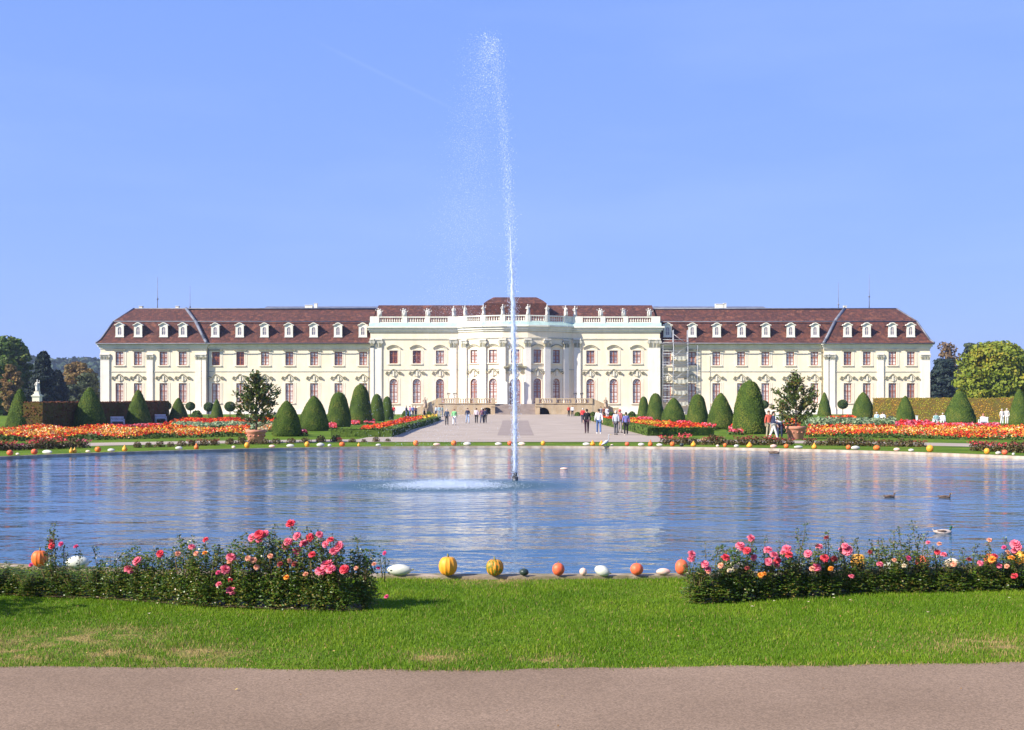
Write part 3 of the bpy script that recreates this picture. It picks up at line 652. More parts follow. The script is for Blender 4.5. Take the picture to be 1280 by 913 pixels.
# --- dormers
def dormer_mesh():
    b = MB(); w, h = 1.5, 2.0
    for sg in (-1, 1):
        x0, x1 = sorted((sg*w/2, sg*(w/2-0.42))); b.box(x0, x1, 0, 0.15, 0, h)
    b.box(-w/2+.42, w/2-.42, 0, 0.15, 0, 0.35)
    pts = [(-w/2-0.18, h+.0)]+[(x, h+0.10+0.36*(1-(abs(x)/0.62)**2) if abs(x) < 0.62 else h+0.10) for x in (-0.8, -0.62, -0.45, -0.25, 0, 0.25, 0.45, 0.62, 0.8)]+[(w/2+0.18, h+.0)]
    low = [(-w/2+.42, h-0.55)]+[(0.33*math.cos(R(180-t)), h-0.55+0.33*math.sin(R(t))) for t in range(0, 181, 30)]+[(w/2-.42, h-0.55)]
    b.prism([(-w/2, h), (-w/2, h-0.55)]+low+[(w/2, h-0.55), (w/2, h)][0:2], 'y', 0.002, 0.148)
    for p1, p2 in zip(pts[:-1], pts[1:]): b.prism([p1, p2, (p2[0], p2[1]+0.16), (p1[0], p1[1]+0.16)], 'y', -0.22, 0.4)
    b.prism([(-w/2, h-0.02)]+pts[1:-1]+[(w/2, h-0.02)], 'y', 0.004, 0.15)
    for p1, p2 in zip(pts[:-1], pts[1:]): b.prism([p1, p2, (p2[0], p2[1]+0.10), (p1[0], p1[1]+0.10)], 'y', 0.4, 3.0, 1)
    for sg in (-1, 1): 
        x0, x1 = sorted((sg*(w/2-0.06), sg*(w/2))); b.box(x0, x1, 0.16, 3.0, 0, h, 2)
    b.box(-w/2-0.08, w/2+0.08, -0.12, 0.1, -0.12, 0.0)
    p = MB(); p.add([(-0.34, 0.1, 0.3), (0.34, 0.1, 0.3), (0.34, 0.1, h-0.1), (-0.34, 0.1, h-0.1)], [(0, 1, 2, 3)])
    q = MB(); q.box(-0.025, 0.025, 0.05, 0.098, 0.35, h-0.22); q.box(-0.33, 0.33, 0.055, 0.096, 1.0, 1.05)
    return b.mesh('dormer'), p.mesh('pane'), q.mesh('glazing_bar')
DM = dormer_mesh(); dz = Z(421.0, PD+0.6)
for sg in (-1, 1):
    for off in (494.5, 471.5, 439.5, 415.5, 375, 344.5, 313.5, 283, 252, 221.5, 190.5):
        yy = PD+0.6+(0 if off > 386 else 0.5)
        d = pl('dormer', DM[0], [M['white'], M['tile'], M['tile']], loc=(sg*off*(yy/F), yy, dz))
        link('pane', DM[1], M['pane_grey'], d); link('glazing_bar', DM[2], M['white'], d)

# --- central block
ZCW = Z(413.2); ZK = Z(409.0)
def arcy(x): return math.sqrt(240.25-x*x)-11.5
jx = [-10.4, -9.15, -5.75, -2.25, 2.25, 5.75, 9.15, 10.4]
jp = [(x, PD-arcy(x)) for x in jx]; jp[0] = (-10.4, PD); jp[-1] = (10.4, PD)
facs = []
for (a, b_) in zip(jp[:-1], jp[1:]):
    ang = math.atan2(b_[1]-a[1], b_[0]-a[0]); ln_ = math.hypot(b_[0]-a[0], b_[1]-a[1])
    facs.append((Fac((a[0]+b_[0])/2, (a[1]+b_[1])/2, ang), ln_))
for sg in (-1, 1):
    facs.append((Fac(sg*(XA+XC)/2, PD), XC-XA))
for i, (fc, ln_) in enumerate(facs):
    h = ln_/2; b = MB(); ops = []
    if i >= 7:
        s_ = -1 if i == 7 else 1
        for off in (152, 123, 94):
            u = s_*off*S-fc.x
            ops.append(put_window(fc, u, 'mid_lo', pane=M['pane_dark'] if False else None))
            ops.append(put_window(fc, u, 'mid_up', pane=M['pane_dark'] if (s_ < 0 and off > 100) else None))
    elif i in (1, 2, 4, 5): ops = [put_window(fc, 0, 'mid_lo'), put_window(fc, 0, 'mid_up')]
    elif i == 3: ops = [put_window(fc, 0, 'portal', pane=M['pane_grey']), put_window(fc, 0, 'mid_up')]
    fc.wall(b, -h, h, ZB-0.5, ZCW, ops); pl('central_wall', b, M['plaster'])
    e = 0.16 if 0 < i < 6 else 0.0
    b = MB(); fc.box(b, -h, h, 0.001, 0.08, Z(463.0), Z(462.0)); fc.box(b, -h, h, 0.001, 0.14, Z(424.6), Z(423.4)); fc.box(b, -h, h, 0.001, 0.10, Z(416.0), Z(415.0))
    pl('string_course', b, M['trimline'])
    b = MB(); q = 0.5 if i >= 7 else 0.1
    for (v, z0, z1) in ((0.2, ZCW-0.35, ZCW), (0.45, ZCW, ZK-0.18), (0.75, ZK-0.18, ZK+0.10)):
        ex = v*0.30 if i < 7 else 0
        eo = (v if i >= 7 else 0)
        ul, ur = -h-ex-(eo if i == 7 else 0), h+ex+(eo if i == 8 else 0)
        b_ = b; fc.box(b_, ul, ur, 0.001, v+0.002*i, z0, z1)
    pl('cornice', b, M['white'])
    b = MB(); v0 = 0.72; za, zb2 = ZK+0.10, Z(403.6)
    ul, ur = -h-0.2, h+0.2
    b.add([fc.T(ul, v0+.002*i, za), fc.T(ur, v0+.002*i, za), fc.T(ur, 0.1, zb2), fc.T(ul, 0.1, zb2)], [(0, 1, 2, 3)]); pl('copper_gutter_roof', b, M['copper'])
    # balustrade: pedestals, rails, balusters
    zr0, zr1 = zb2-0.1, Z(396.0)
    b = MB(); fc.box(b, -h, h, -0.25+.001*i, 0.12, zr0, zr0+0.22); fc.box(b, -h, h, -0.3+.001*i, 0.17, zr1-0.2, zr1)
    if i in (0, 6): fc.box(b, -h, h, -0.2, 0.1, zr0+0.22, zr1-0.2)
    else:
        if i >= 7:
            s_ = -1 if i == 7 else 1
            peds = [(s_*o*S*1.0-fc.x, w_) for o, w_ in ((176, 12*S), (138, 6*S), (109.5, 6*S), (78, 13*S))]
        else: peds = [(-h, 0.9), (h, 0.9)]
        for u, w_ in peds: fc.box(b, max(-h, u-w_/2), min(h, u+w_/2), -0.33, 0.2, zr0+.01, zr1+0.03)
        nb = int(ln_/0.42)
        for k in range(nb):
            u = -h+(k+0.5)*ln_/nb
            if any(abs(u-p[0]) < p[1]/2+0.08 for p in peds): continue
            c = fc.T(u, -0.06, 0); b.lathe([(0.09, 0), (0.07, 0.1), (0.13, 0.3), (0.06, 0.6), (0.09, zr1-zr0-0.42)], 6, 0, (c[0], c[1], zr0+0.22))
    pl('balustrade', b, M['white'])
    b = MB(); fc.box(b, -h, h, 0.001, 0.12, ZB-.3, ZB+1.2); pl('plinth', b, M['white'])
for sg in (-1, 1):                            # returns of the central block above the wing
    b = MB(); x0, x1 = sorted((sg*XC, sg*(XC-0.3))); b.box(x0, x1, PD+0.01, PD+16, ZB, Z(403)); pl('side_wall', b, M['plaster'])
    b = MB(); x0, x1 = sorted((sg*(XC+.001), sg*(XC+0.7))); b.box(x0, x1, PD+0.01, PD+15, ZK-0.2, ZK+0.1); x0, x1 = sorted((sg*(XC-0.35), sg*(XC+0.1))); b.box(x0, x1, PD+0.2, PD+15, Z(403), Z(396)); pl('side_parapet', b, M['white'])
    fc = Fac(0, PD)
    for off, wd_, v in ((173.5, 13.5, 0.2), (181-2.2, 4.4, 0.34), (77.6, 8.2, 0.24)): pilaster(fc, sg*off*S, wd_*S, ZB, Z(424.7), Z(435), v=v)
    # engaged pilasters of the bowed centre
    for j, wv in ((4, 1.1), (5, 1.15), (6, 1.15)):
        x, y = jp[j] if sg > 0 else jp[7-j]
        nx, ny = x, y-(PD+11.5); ang = math.atan2(nx, -ny)
        f2 = Fac(x-0.16*math.sin(ang), y+0.16*math.cos(ang), ang); pilaster(f2, 0, wv, ZB+1.4, Z(425.0, PD-3), Z(434.5, PD-3), v=0.48)
# portal columns, balcony cornice above the door
fc = facs[3][0]; b = MB()
for sg in (-1, 1):
    c = fc.T(sg*1.5, 0.5, 0); b.lathe([(0.34, 0), (0.26, 0.5), (0.25, 4.2), (0.33, 4.5), (0.36, 4.6)], 12, 0, (c[0], c[1], zb['portal']-0.1))
pl('portal_column', b, M['white'])
b = MB()
pts = [(x, Z(461.5)+0.55*math.cos(x/2.3*PI*0.5)**2) for x in [(-1+i/7)*2.1 for i in range(15)]]
for p1, p2 in zip(pts[:-1], pts[1:]):
    vs = [fc.T(p[0], v, p[1]+dz_) for p in (p1, p2) for v in (0.01, 0.8) for dz_ in (0, 0.3)]
    b.add(vs, [(0, 1, 3, 2), (4, 6, 7, 5), (0, 4, 5, 1), (2, 3, 7, 6), (0, 2, 6, 4), (1, 5, 7, 3)])
pl('portal_hood', b, M['hood'])
# roof behind the balustrade
b = MB(); zc0, zc1 = Z(403.6)+0.05, Z(381.8, PD+10)
b.quad((-XC+.3, PD+1.2, zc0), (XC-.3, PD+1.2, zc0), (XC-.3, PD+10, zc1), (-XC+.3, PD+10, zc1))
b.quad((-XC+.3, PD+10, zc1), (XC-.3, PD+10, zc1), (XC-.3, PD+19, zc0), (-XC+.3, PD+19, zc0))
b.quad((-XC+.3, PD-.1, zc0-.02), (XC-.3, PD-.1, zc0-.02), (XC-.3, PD+1.2, zc0), (-XC+.3, PD+1.2, zc0))
for sg in (-1, 1): b.add([(sg*(XC-.3), PD+1.2, zc0), (sg*(XC-.3), PD+19, zc0), (sg*(XC-.3), PD+10, zc1)], [(0, 1, 2)])
b.add([(x, y, zc0-0.02) for x, y in jp], [tuple(range(8))])
pl('central_roof', b, M['tile'])
b = MB(); hz0, hz1 = Z(390, PD+6), Z(371.8, PD+8)
hx = [(5.9, hz0-2), (5.85, Z(381, PD+7)), (5.2, Z(377, PD+7)), (4.1, hz1-.1), (3.7, hz1)]
pr = [(-x, z) for x, z in hx]+[(x, z) for x, z in hx[::-1]]
lay = [(0, 4.0, hx[0]), (0, 4.0, hx[1]), (0, 5.2, hx[2]), (0, 7.2, hx[3]), (0, 8.0, hx[4])]
rings = []
for (_, yo, (x, z)) in lay: rings.append([(-x, PD+yo, z), (x, PD+yo, z), (x, PD+24-yo, z), (-x, PD+24-yo, z)])
for r0, r1 in zip(rings[:-1], rings[1:]):
    for i in range(4): b.quad(r0[i], r0[(i+1) % 4], r1[(i+1) % 4], r1[i])
b.add(rings[-1], [(0, 1, 2, 3)]); pl('dome_roof', b, M['tile'])
# rear range: a slightly higher dark ridge and small chimneys
for sg in (-1, 1):
    b = MB(); x0, x1 = sorted((sg*XC, sg*313*(PD+12)/F)); b.prism([(PD+9.3, Z(387.5, PD+10)), (PD+14, Z(383.2, PD+14)), (PD+22, Z(392, PD+20))], 'x', x0, x1); pl('rear_roof', b, M['lead'])
for (px, py, w_, h_) in ((176.5, 386, 4, 2.6), (222, 386, 4, 2.6), (386, 384, 9, 2.0), (395, 384, 4, 4), (899, 383, 10, 2.4), (906, 383, 3, 3.2), (1056, 385, 3, 2)):
    c = at(px, py, PD+11); s_ = (PD+11)/F; b = MB(); b.box(c.x-w_*s_/2, c.x+w_*s_/2, c.y-.4, c.y+.4, c.z-0.6, c.z+h_*s_); b.box(c.x-w_*s_/2-.06, c.x+w_*s_/2+.06, c.y-.46, c.y+.46, c.z+h_*s_, c.z+h_*s_+.08); pl('chimney', b, M['white'])
for (px, p0, p1, ball) in ((197, 346, 387, 374), (237.5, 358, 387, 384), (1048, 353, 386, 381), (1086.5, 343, 387, 371)):
    c = at(px, p1, PD+9); top = at(px, p0, PD+9); bl = at(px, ball, PD+9)
    b = MB(); b.tube([c, Vector((c.x, c.y, bl.z)), top], [0.09, 0.06, 0.03], 6); b.lathe([(0.05, -0.22), (0.22, 0), (0.05, 0.22)], 8, 0, tuple(bl)); pl('lightning_rod', b, M['lead'])

# --- terrace with stairs and grotto arches (its own thing)
terr = thing('terrace', 'tan stone terrace with steps and dark arches below the palace centre', 'terrace', (0, 205, ZB))
def tr(name, b, m, parent=None):
    b.v = [(x, y-205, z-ZB) for x, y, z in b.v]; return link(name, b, M[m], parent or terr)
YT = 203.5; zt1 = ZB+1.85; sx = 3.5
for sg in (-1, 1):
    b = MB(); f = Fac(0, YT)
    xa, xb = sorted((sg*sx, sg*13.6)); ar = 1.05; ac = sg*4.95
    # wall with arched opening
    f.wall(b, xa, xb, ZB-0.4, zt1, [(ac-ar, ac+ar, ZB-0.4, ZB+1.2, 1)], dep=1.2)
    b.box(xa, xb, YT+1.21, 211.5, ZB-.3, zt1-0.004)
    tr('terrace_wall', b, 'stone')
    b = MB(); b.box(ac-ar-.05, ac+ar+.05, YT+1.15, YT+1.2, ZB-.3, ZB+1.3); tr('grotto_opening', b, 'dark')
    b = MB(); b.box(xa, xb, YT-0.12, YT+0.35, zt1+.001, zt1+0.16)
    n = 9
    pk = [sg*sx+sg*0.35, sg*6.9, sg*10.2, sg*13.25]
    for u in pk: b.box(u-.33, u+.33, YT-.15, YT+.38, zt1, zt1+1.02)
    for k in range(24):
        u = sg*sx+sg*(0.3+k*0.41)
        if all(abs(u-q) > .45 for q in pk): b.lathe([(0.10, 0), (0.08, .1), (.14, .25), (.08, .55), (.1, .62)], 6, 0, (u, YT+.1, zt1+.16))
    b.box(xa, xb, YT-.1, YT+.32, zt1+.78, zt1+.95); tr('terrace_balustrade', b, 'stone')
    # cheek wall beside the steps
    b = MB(); x0, x1 = sorted((sg*sx, sg*(sx+0.75))); b.box(x0, x1, 200.6, YT-.01, ZB-.3, ZB+1.35); x0, x1 = sorted((sg*(sx-.05), sg*(sx+0.8))); b.box(x0, x1, 200.5, YT-.16, ZB+1.35, ZB+1.5); tr('cheek_wall', b, 'stone')
    # side ramp down to the forecourt
    b = MB(); x0 = sg*13.6; x1 = sg*17.8
    pts = [(x0, ZB-.3), (x1, ZB-.3), (x1, ZB+0.9), (x0, zt1+.95)]
    if sg < 0: pts = pts[::-1]
    b.prism(pts, 'y', YT+.05, YT+.45); b.box(x1-.35, x1+.35, YT-.1, YT+.6, ZB-.3, ZB+1.2); tr('ramp_wall', b, 'stone')
b = MB(); ns = 11
for k in range(ns): b.box(-sx, sx, 200.6+k*0.36, 212 if k == ns-1 else 200.6+(k+1)*.36, ZB-.3, ZB+(k+1)*zt1*0+ (k+1)*1.83/ns)
tr('steps', b, 'step')
# candelabra lamps on the terrace
for i, px in enumerate((561, 568.5, 719, 727)):
    c = ((px-CX)*204/F, YT+.1, zt1+1.02)
    o = thing('candelabra_lamp', 'dark iron lamp on the terrace parapet, %s from the left' % ORD[i], 'lamp', c, 0, 'lamps on the terrace parapet')
    b = MB(); b.lathe([(.12, 0), (.05, .1), (.035, .6)], 8); 
    for a in (0, 1): b.tube([(0, 0, .5), (.18*(1-2*a), 0, .5), (.22*(1-2*a), 0, .65)], .03, 5)
    link('lamp_post', b, M['iron'], o)
    b = MB()
    for q in (-.22, 0, .22): b.lathe([(.05, 0), (.09, .15), (.1, .2), (.02, .28)], 8, 0, (q, 0, .64))
    link('lantern', b, M['iron'], o)

# --- statues
def fig_mesh(kind, seed):
    r = random.Random(seed); b = MB()
    if kind != 'putto':
        lean = r.uniform(-.08, .08)
        def ring(z, rx, ry, cx): return [(cx+rx*(1+.12*math.sin(5*t+z*4))*math.cos(t), ry*(1+.12*math.sin(4*t+z*3))*math.sin(t), z) for t in [2*PI*k/14 for k in range(14)]]
        prof = [(0, .30, .26, 0), (.3, .27, .24, .02), (.75, .24, .2, lean), (1.0, .2, .16, lean*.6), (1.2, .21, .16, 0), (1.4, .24, .15, 0), (1.5, .17, .12, 0), (1.56, .07, .07, 0), (1.62, .08, .09, .02), (1.72, .115, .12, .02), (1.84, .10, .11, .02), (1.9, .03, .03, .02)]
        vs = []
        for p in prof: vs += ring(*p)
        b.add(vs, [(i*14+k, i*14+(k+1) % 14, (i+1)*14+(k+1) % 14, (i+1)*14+k) for i in range(len(prof)-1) for k in range(14)]+[tuple(range(13, -1, -1))], 0, True)
        for sg in (-1, 1):
            up = r.random() < .35
            if up: pts = [(sg*.2, 0, 1.42), (sg*.42, -.05, 1.35), (sg*.40, -.12, 1.65), (sg*.38, -.14, 1.78)]
            else: pts = [(sg*.2, 0, 1.42), (sg*.36, -.02, 1.15), (sg*r.uniform(.12, .34), -.22, 1.0), (sg*.12, -.24, 1.0)]
            b.tube(pts, [.085, .07, .05, .03], 7)
        b.tube([(.22, .05, 1.3), (.30, .08, .7), (.33, .05, .05)], [.07, .1, .12], 7)
    else:
        for ox, h in ((-.28, 1.5), (.25, 1.35)):
            b.tube([(ox, 0, 0), (ox, 0, h*.45), (ox*.8, 0, h*.7), (ox*.7, 0, h*.78)], [.16, .17, .18, .07], 9)
            b.lathe([(.03, 0), (.13, .07), (.15, .17), (.11, .27), (.03, .32)], 10, 0, (ox*.7, 0, h*.78))
            for sg in (-1, 1): b.tube([(ox+sg*.13, 0, h*.68), (ox+sg*.32, -.05, h*.68), (ox+sg*.42, -.1, h*.86)], [.07, .06, .04], 6)
        b.tube([(0, 0, 0), (0, 0, .5), (0, -.05, 1.0), (.1, 0, 1.3)], [.3, .26, .14, .05], 8)
    return b.mesh('statue')
FM = {('robed', i): fig_mesh('robed', i) for i in range(5)}; FM[('putto', 0)] = fig_mesh('putto', 9)
zs = Z(396.0)+0.03
stat = [(474.4, 'putto'), (505.5, 'putto'), (535, 'putto'), (567, 'robed'), (579, 'robed'), (602, 'robed'), (627, 'robed'), (658, 'robed'), (683, 'robed'), (706.6, 'robed'), (718.5, 'robed'), (751, 'putto'), (780, 'putto'), (812, 'putto')]
for i, (px, kd) in enumerate(stat):
    me = FM[('putto', 0)] if kd == 'putto' else FM[('robed', i % 5)]
    x = (px-CX)*S
    if abs(x) < 10.3:
        xs = [q for q in jx if abs(q) < 10]; x = min(jx[1:-1], key=lambda q: abs(q*F/(PD-arcy(q))/1-(px-CX))); y = PD-arcy(x)+.15
    else: y = PD+0.1
    o = link('rooftop_statue', me, M['statue'], None, (x, y, zs+(0.0)), rnd.uniform(-.5, .5)); o.scale = (1.05, 1.05, 1.02)
    tag(o, ('pale stone pair of cherubs' if kd == 'putto' else 'pale stone robed figure')+' on the palace balustrade, %s statue from the left' % ORD[i], 'statue', 'statues on the palace balustrade')
for i, px in enumerate((527, 761)):
    c = G(px, 519); o = thing('garden_statue', 'brownish stone statue on a plinth in front of the %s' % ('left palace windows' if i == 0 else 'right palace windows'), 'statue', (c.x, 203, ZB), 0)
    b = MB(); b.box(-.35, .35, -.35, .35, 0, 1.0); b.box(-.42, .42, -.42, .42, 1.0, 1.12); link('plinth', b, M['stone'], o); f = link('figure', FM[('robed', 2+i)], None, o, (0, 0, 1.12))
    f.material_slots[0].link = 'OBJECT'; f.material_slots[0].material = M['tanstatue']
c = at(46.5, 503, 150); o = thing('garden_statue', 'pale statue on a tall cream pedestal behind the dark left hedge', 'statue', (c.x, c.y, zg(c.y)))
zt_ = at(46.5, 493, 150).z-zg(c.y)
b = MB(); b.box(-.46, .46, -.46, .46, 0, zt_-.3); b.box(-.56, .56, -.56, .56, zt_-.3, zt_-.15); b.box(-.42, .42, -.42, .42, zt_-.15, zt_); b.box(-.3, .3, -.3, .3, zt_, zt_+.35); link('plinth', b, M['trim'], o)
f = link('figure', FM[('robed', 1)], M['statue'], o, (0, 0, zt_+.35)); f.scale = (.8, .8, .82)

# --- scaffold against the right wing
sca = thing('scaffold', 'metal scaffolding tower against the palace wall right of the centre', 'scaffold', (0, YW, ZB))
def scp(name, b, m):
    b.v = [(x, y-YW, z-ZB) for x, y, z in b.v]; return link(name, b, M[m], sca)
xs = [(px-CX)*S for px in (828, 841, 859, 871)]; yf, yb_ = YW-1.5, YW-0.5
for i, x in enumerate(xs):
    top = Z(413) if i in (1, 2) else Z(432)
    b = MB()
    for y in (yf, yb_): b.tube([(x, y, ZB), (x, y, top)], 0.055 if i in (1, 2) else .04, 6)
    scp('upright', b, 'steel')
lv = [Z(p) for p in (503, 489, 475, 460, 446, 432)]
for i, z in enumerate(lv):
    b = MB(); b.box(xs[0], xs[2], yf+.05, yb_-.05, z, z+.07); scp('deck', b, 'plank')
    b = MB()
    for dz_ in (.5, 1.0): b.tube([(xs[0], yf-.05, z+dz_), (xs[2] if i < 5 else xs[2], yf-.05, z+dz_)], .035, 5)
    if i % 2 == 0: b.tube([(xs[1], yf-.06, z), (xs[2], yf-.06, z+2)], .03, 5)
    else: b.tube([(xs[2], yf-.06, z), (xs[1], yf-.06, z+2)], .03, 5)
    scp('guard_rail', b, 'steel')
    if i < 5:
        b = MB(); n = 12                       # pale sheets hanging under each deck
        for k in range(n):
            xa = xs[1]+(xs[2]-xs[1])*k/n; xb = xs[1]+(xs[2]-xs[1])*(k+1)/n
            ya = yf+.0+.05*math.sin(k*1.9); y2 = yf+.05*math.sin((k+1)*1.9); sag = lambda q: .45+.25*math.sin(q/n*PI)
            b.quad((xa, ya, z-.02), (xb, y2, z-.02), (xb, y2, z-sag(k+1)), (xa, ya, z-sag(k)))
        scp('sheeting', b, 'netting')
# ------------------------------------------------------------------ clipped trees and hedges
def leafshell(P, Nn, s, jit=0.9, aspect=0.6): return quads(P, s, aspect=aspect, nrm=Nn, jit=jit)

def yew_meshes(kind, seed):
    """unit cone: height 1, base radius .5; returns solid core and leaf shell"""
    r = random.Random(seed)
    prof = {'bell': [(.45, 0), (.50, .07), (.495, .2), (.46, .36), (.40, .52), (.325, .67), (.25, .79), (.17, .89), (.09, .965), (0.02, 1.0)],
            'cone': [(.47, 0), (.50, .05), (.46, .22), (.395, .4), (.32, .57), (.245, .72), (.17, .85), (.10, .94), (.05, .985), (0.015, 1.0)],
            'tall': [(.46, 0), (.50, .06), (.49, .2), (.45, .38), (.40, .55), (.35, .7), (.30, .82), (.23, .91), (.14, .97), (0.02, 1.0)]}[kind]
    zz = np.array([p[1] for p in prof]); rr = np.array([p[0] for p in prof]); n = 26; sg = 40
    b = MB(); vs = []
    zs_ = np.linspace(0, 1, n)**0.9; ph = [r.uniform(0, 6) for _ in range(6)]
    def wob(z, t): return 1+.02*math.sin(3*t+ph[0]+4*z)+.018*math.sin(5*t+ph[1]-9*z)+.012*math.sin(11*t+ph[2]+17*z)
    for z in zs_:
        q = float(np.interp(z, zz, rr))
        for k in range(sg):
            t = 2*PI*k/sg; u = q*wob(z, t)*(0.975+.02*r.random()); vs.append((u*math.cos(t), u*math.sin(t), z))
    b.add(vs, [(i*sg+k, i*sg+(k+1) % sg, (i+1)*sg+(k+1) % sg, (i+1)*sg+k) for i in range(n-1) for k in range(sg)]+[tuple(range((n-1)*sg, n*sg))], 0, True)
    m = 9000; z = rs.uniform(0, 1, m)**1.15; t = rs.uniform(0, 2*PI, m); q = np.interp(z, zz, rr)*np.array([wob(a, c) for a, c in zip(z, t)])
    P = np.stack([q*np.cos(t), q*np.sin(t), z], 1)*(1+rs.normal(0, .011, m))[:, None]
    Nn = np.stack([np.cos(t), np.sin(t), np.full(m, .35)], 1)
    return b.mesh('yew_core'), npmesh('yew_leaves', leafshell(P, Nn, 0.0165, 0.65), 4)
YM = {k: yew_meshes(k, i) for i, k in enumerate(('bell', 'cone', 'tall'))}
yews = [(25, 487, 537, 34, 'cone'), (112, 485, 535, 42, 'cone'), (173, 488, 532, 32, 'cone'), (223, 498, 527.5, 25, 'cone'), (271, 499.5, 523, 16, 'cone'), (358.5, 501.5, 546, 37, 'bell'),
        (392.5, 495.5, 539, 37, 'bell'), (423.5, 490.5, 534, 31, 'tall'), (450.5, 481, 530, 30, 'tall'), (471, 493, 527, 20, 'tall'), (484, 496, 525, 16, 'tall')]
yewsR = [(804.5, 496, 523, 15, 'tall'), (819.5, 492, 526, 22, 'tall'), (842, 498, 529, 30, 'bell'), (872, 493, 532, 28, 'tall'), (901, 492, 537, 34, 'bell'), (937, 476, 543, 44, 'tall'),
         (1030.5, 491, 519.8, 17, 'cone'), (1079, 491, 523.7, 28, 'bell'), (1131.5, 495.5, 528, 25, 'cone'), (1199.5, 489, 529, 40, 'cone'), (1274, 487, 530.5, 27, 'cone')]
for side, lst in (('left', yews), ('right', yewsR)):
    for i, (px, pt, pb, wd_, kd) in enumerate(lst):
        c = G(px, pb); d = c.y; h = (pb-pt)*d/F; wm = wd_*d/F
        d2 = d+wm*0.3; c = Vector(((px-CX)*d2/F, d2, zg(d2)))
        o = thing('clipped_yew', 'clipped yew %s in the %s half of the garden, %s yew from the left there' % ('dome' if kd == 'bell' else 'cone' if kd == 'cone' else 'column', side, ORD[i]), 'topiary', c, rnd.uniform(0, 6), 'clipped yews')
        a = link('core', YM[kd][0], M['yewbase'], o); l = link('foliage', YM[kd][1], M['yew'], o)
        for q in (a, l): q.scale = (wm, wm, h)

def ball_tree(px, pb, pt, rpx, label):
    c = G(px, pb); s_ = c.y/F; r = rpx*s_; H = (pb-pt)*s_
    o = thing('ball_tree', label, 'tree', c, 0, 'ball trees before the palace')
    b = MB(); b.tube([(0, 0, 0), (0.02, 0, H-r)], [.07, .05], 8); link('trunk', b, M['bark'], o)
    n = 1600; dv = rand_dirs(n); P = dv*r*(0.9+.1*rs.rand(n))[:, None]*np.array([1, 1, .9])+np.array([0, 0, H-r])
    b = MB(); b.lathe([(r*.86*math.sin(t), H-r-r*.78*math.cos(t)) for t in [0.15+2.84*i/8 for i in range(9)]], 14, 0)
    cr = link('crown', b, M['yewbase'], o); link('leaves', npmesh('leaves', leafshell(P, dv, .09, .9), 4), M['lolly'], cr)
for i, (px, pb, pt, rp) in enumerate([(208, 520, 501.5, 6.2), (238, 521, 502, 6), (261, 522, 502.5, 6.5), (287.5, 523, 501.5, 7), (955, 521, 500, 6), (1053.5, 520.5, 499, 6.6)]):
    ball_tree(px, pb, pt, rp, 'small green ball tree on a thin trunk before the palace, %s from the left' % ORD[i])
for i, (px, pb, w_) in enumerate([(400, 521, 9), (508, 520.5, 12), (536, 520, 8), (722, 520.5, 8), (741, 521, 9), (763, 520.5, 8), (790, 521, 10), (1012, 521, 8), (1070, 521, 8), (246, 522, 14), (300, 523, 10)]):
    c = G(px, pb); r = w_*c.y/F/2; o = thing('shrub', 'low rounded green shrub near the palace front, %s from the left' % (ORD[i]), 'shrub', c, 0, 'low shrubs before the palace')
    n = 900; dv = rand_dirs(n); dv[:, 2] = abs(dv[:, 2]); P = dv*r*(rs.rand(n)**.4)[:, None]; P[:, 2] *= 1.3
    link('foliage', npmesh('foliage', quads(P, .11), 4), M['box'] if i % 2 else M['leaf_green'], o)
    b = MB(); b.tube([(0, 0, 0), (0, 0, r)], .04, 6); link('stem', b, M['bark'], o)

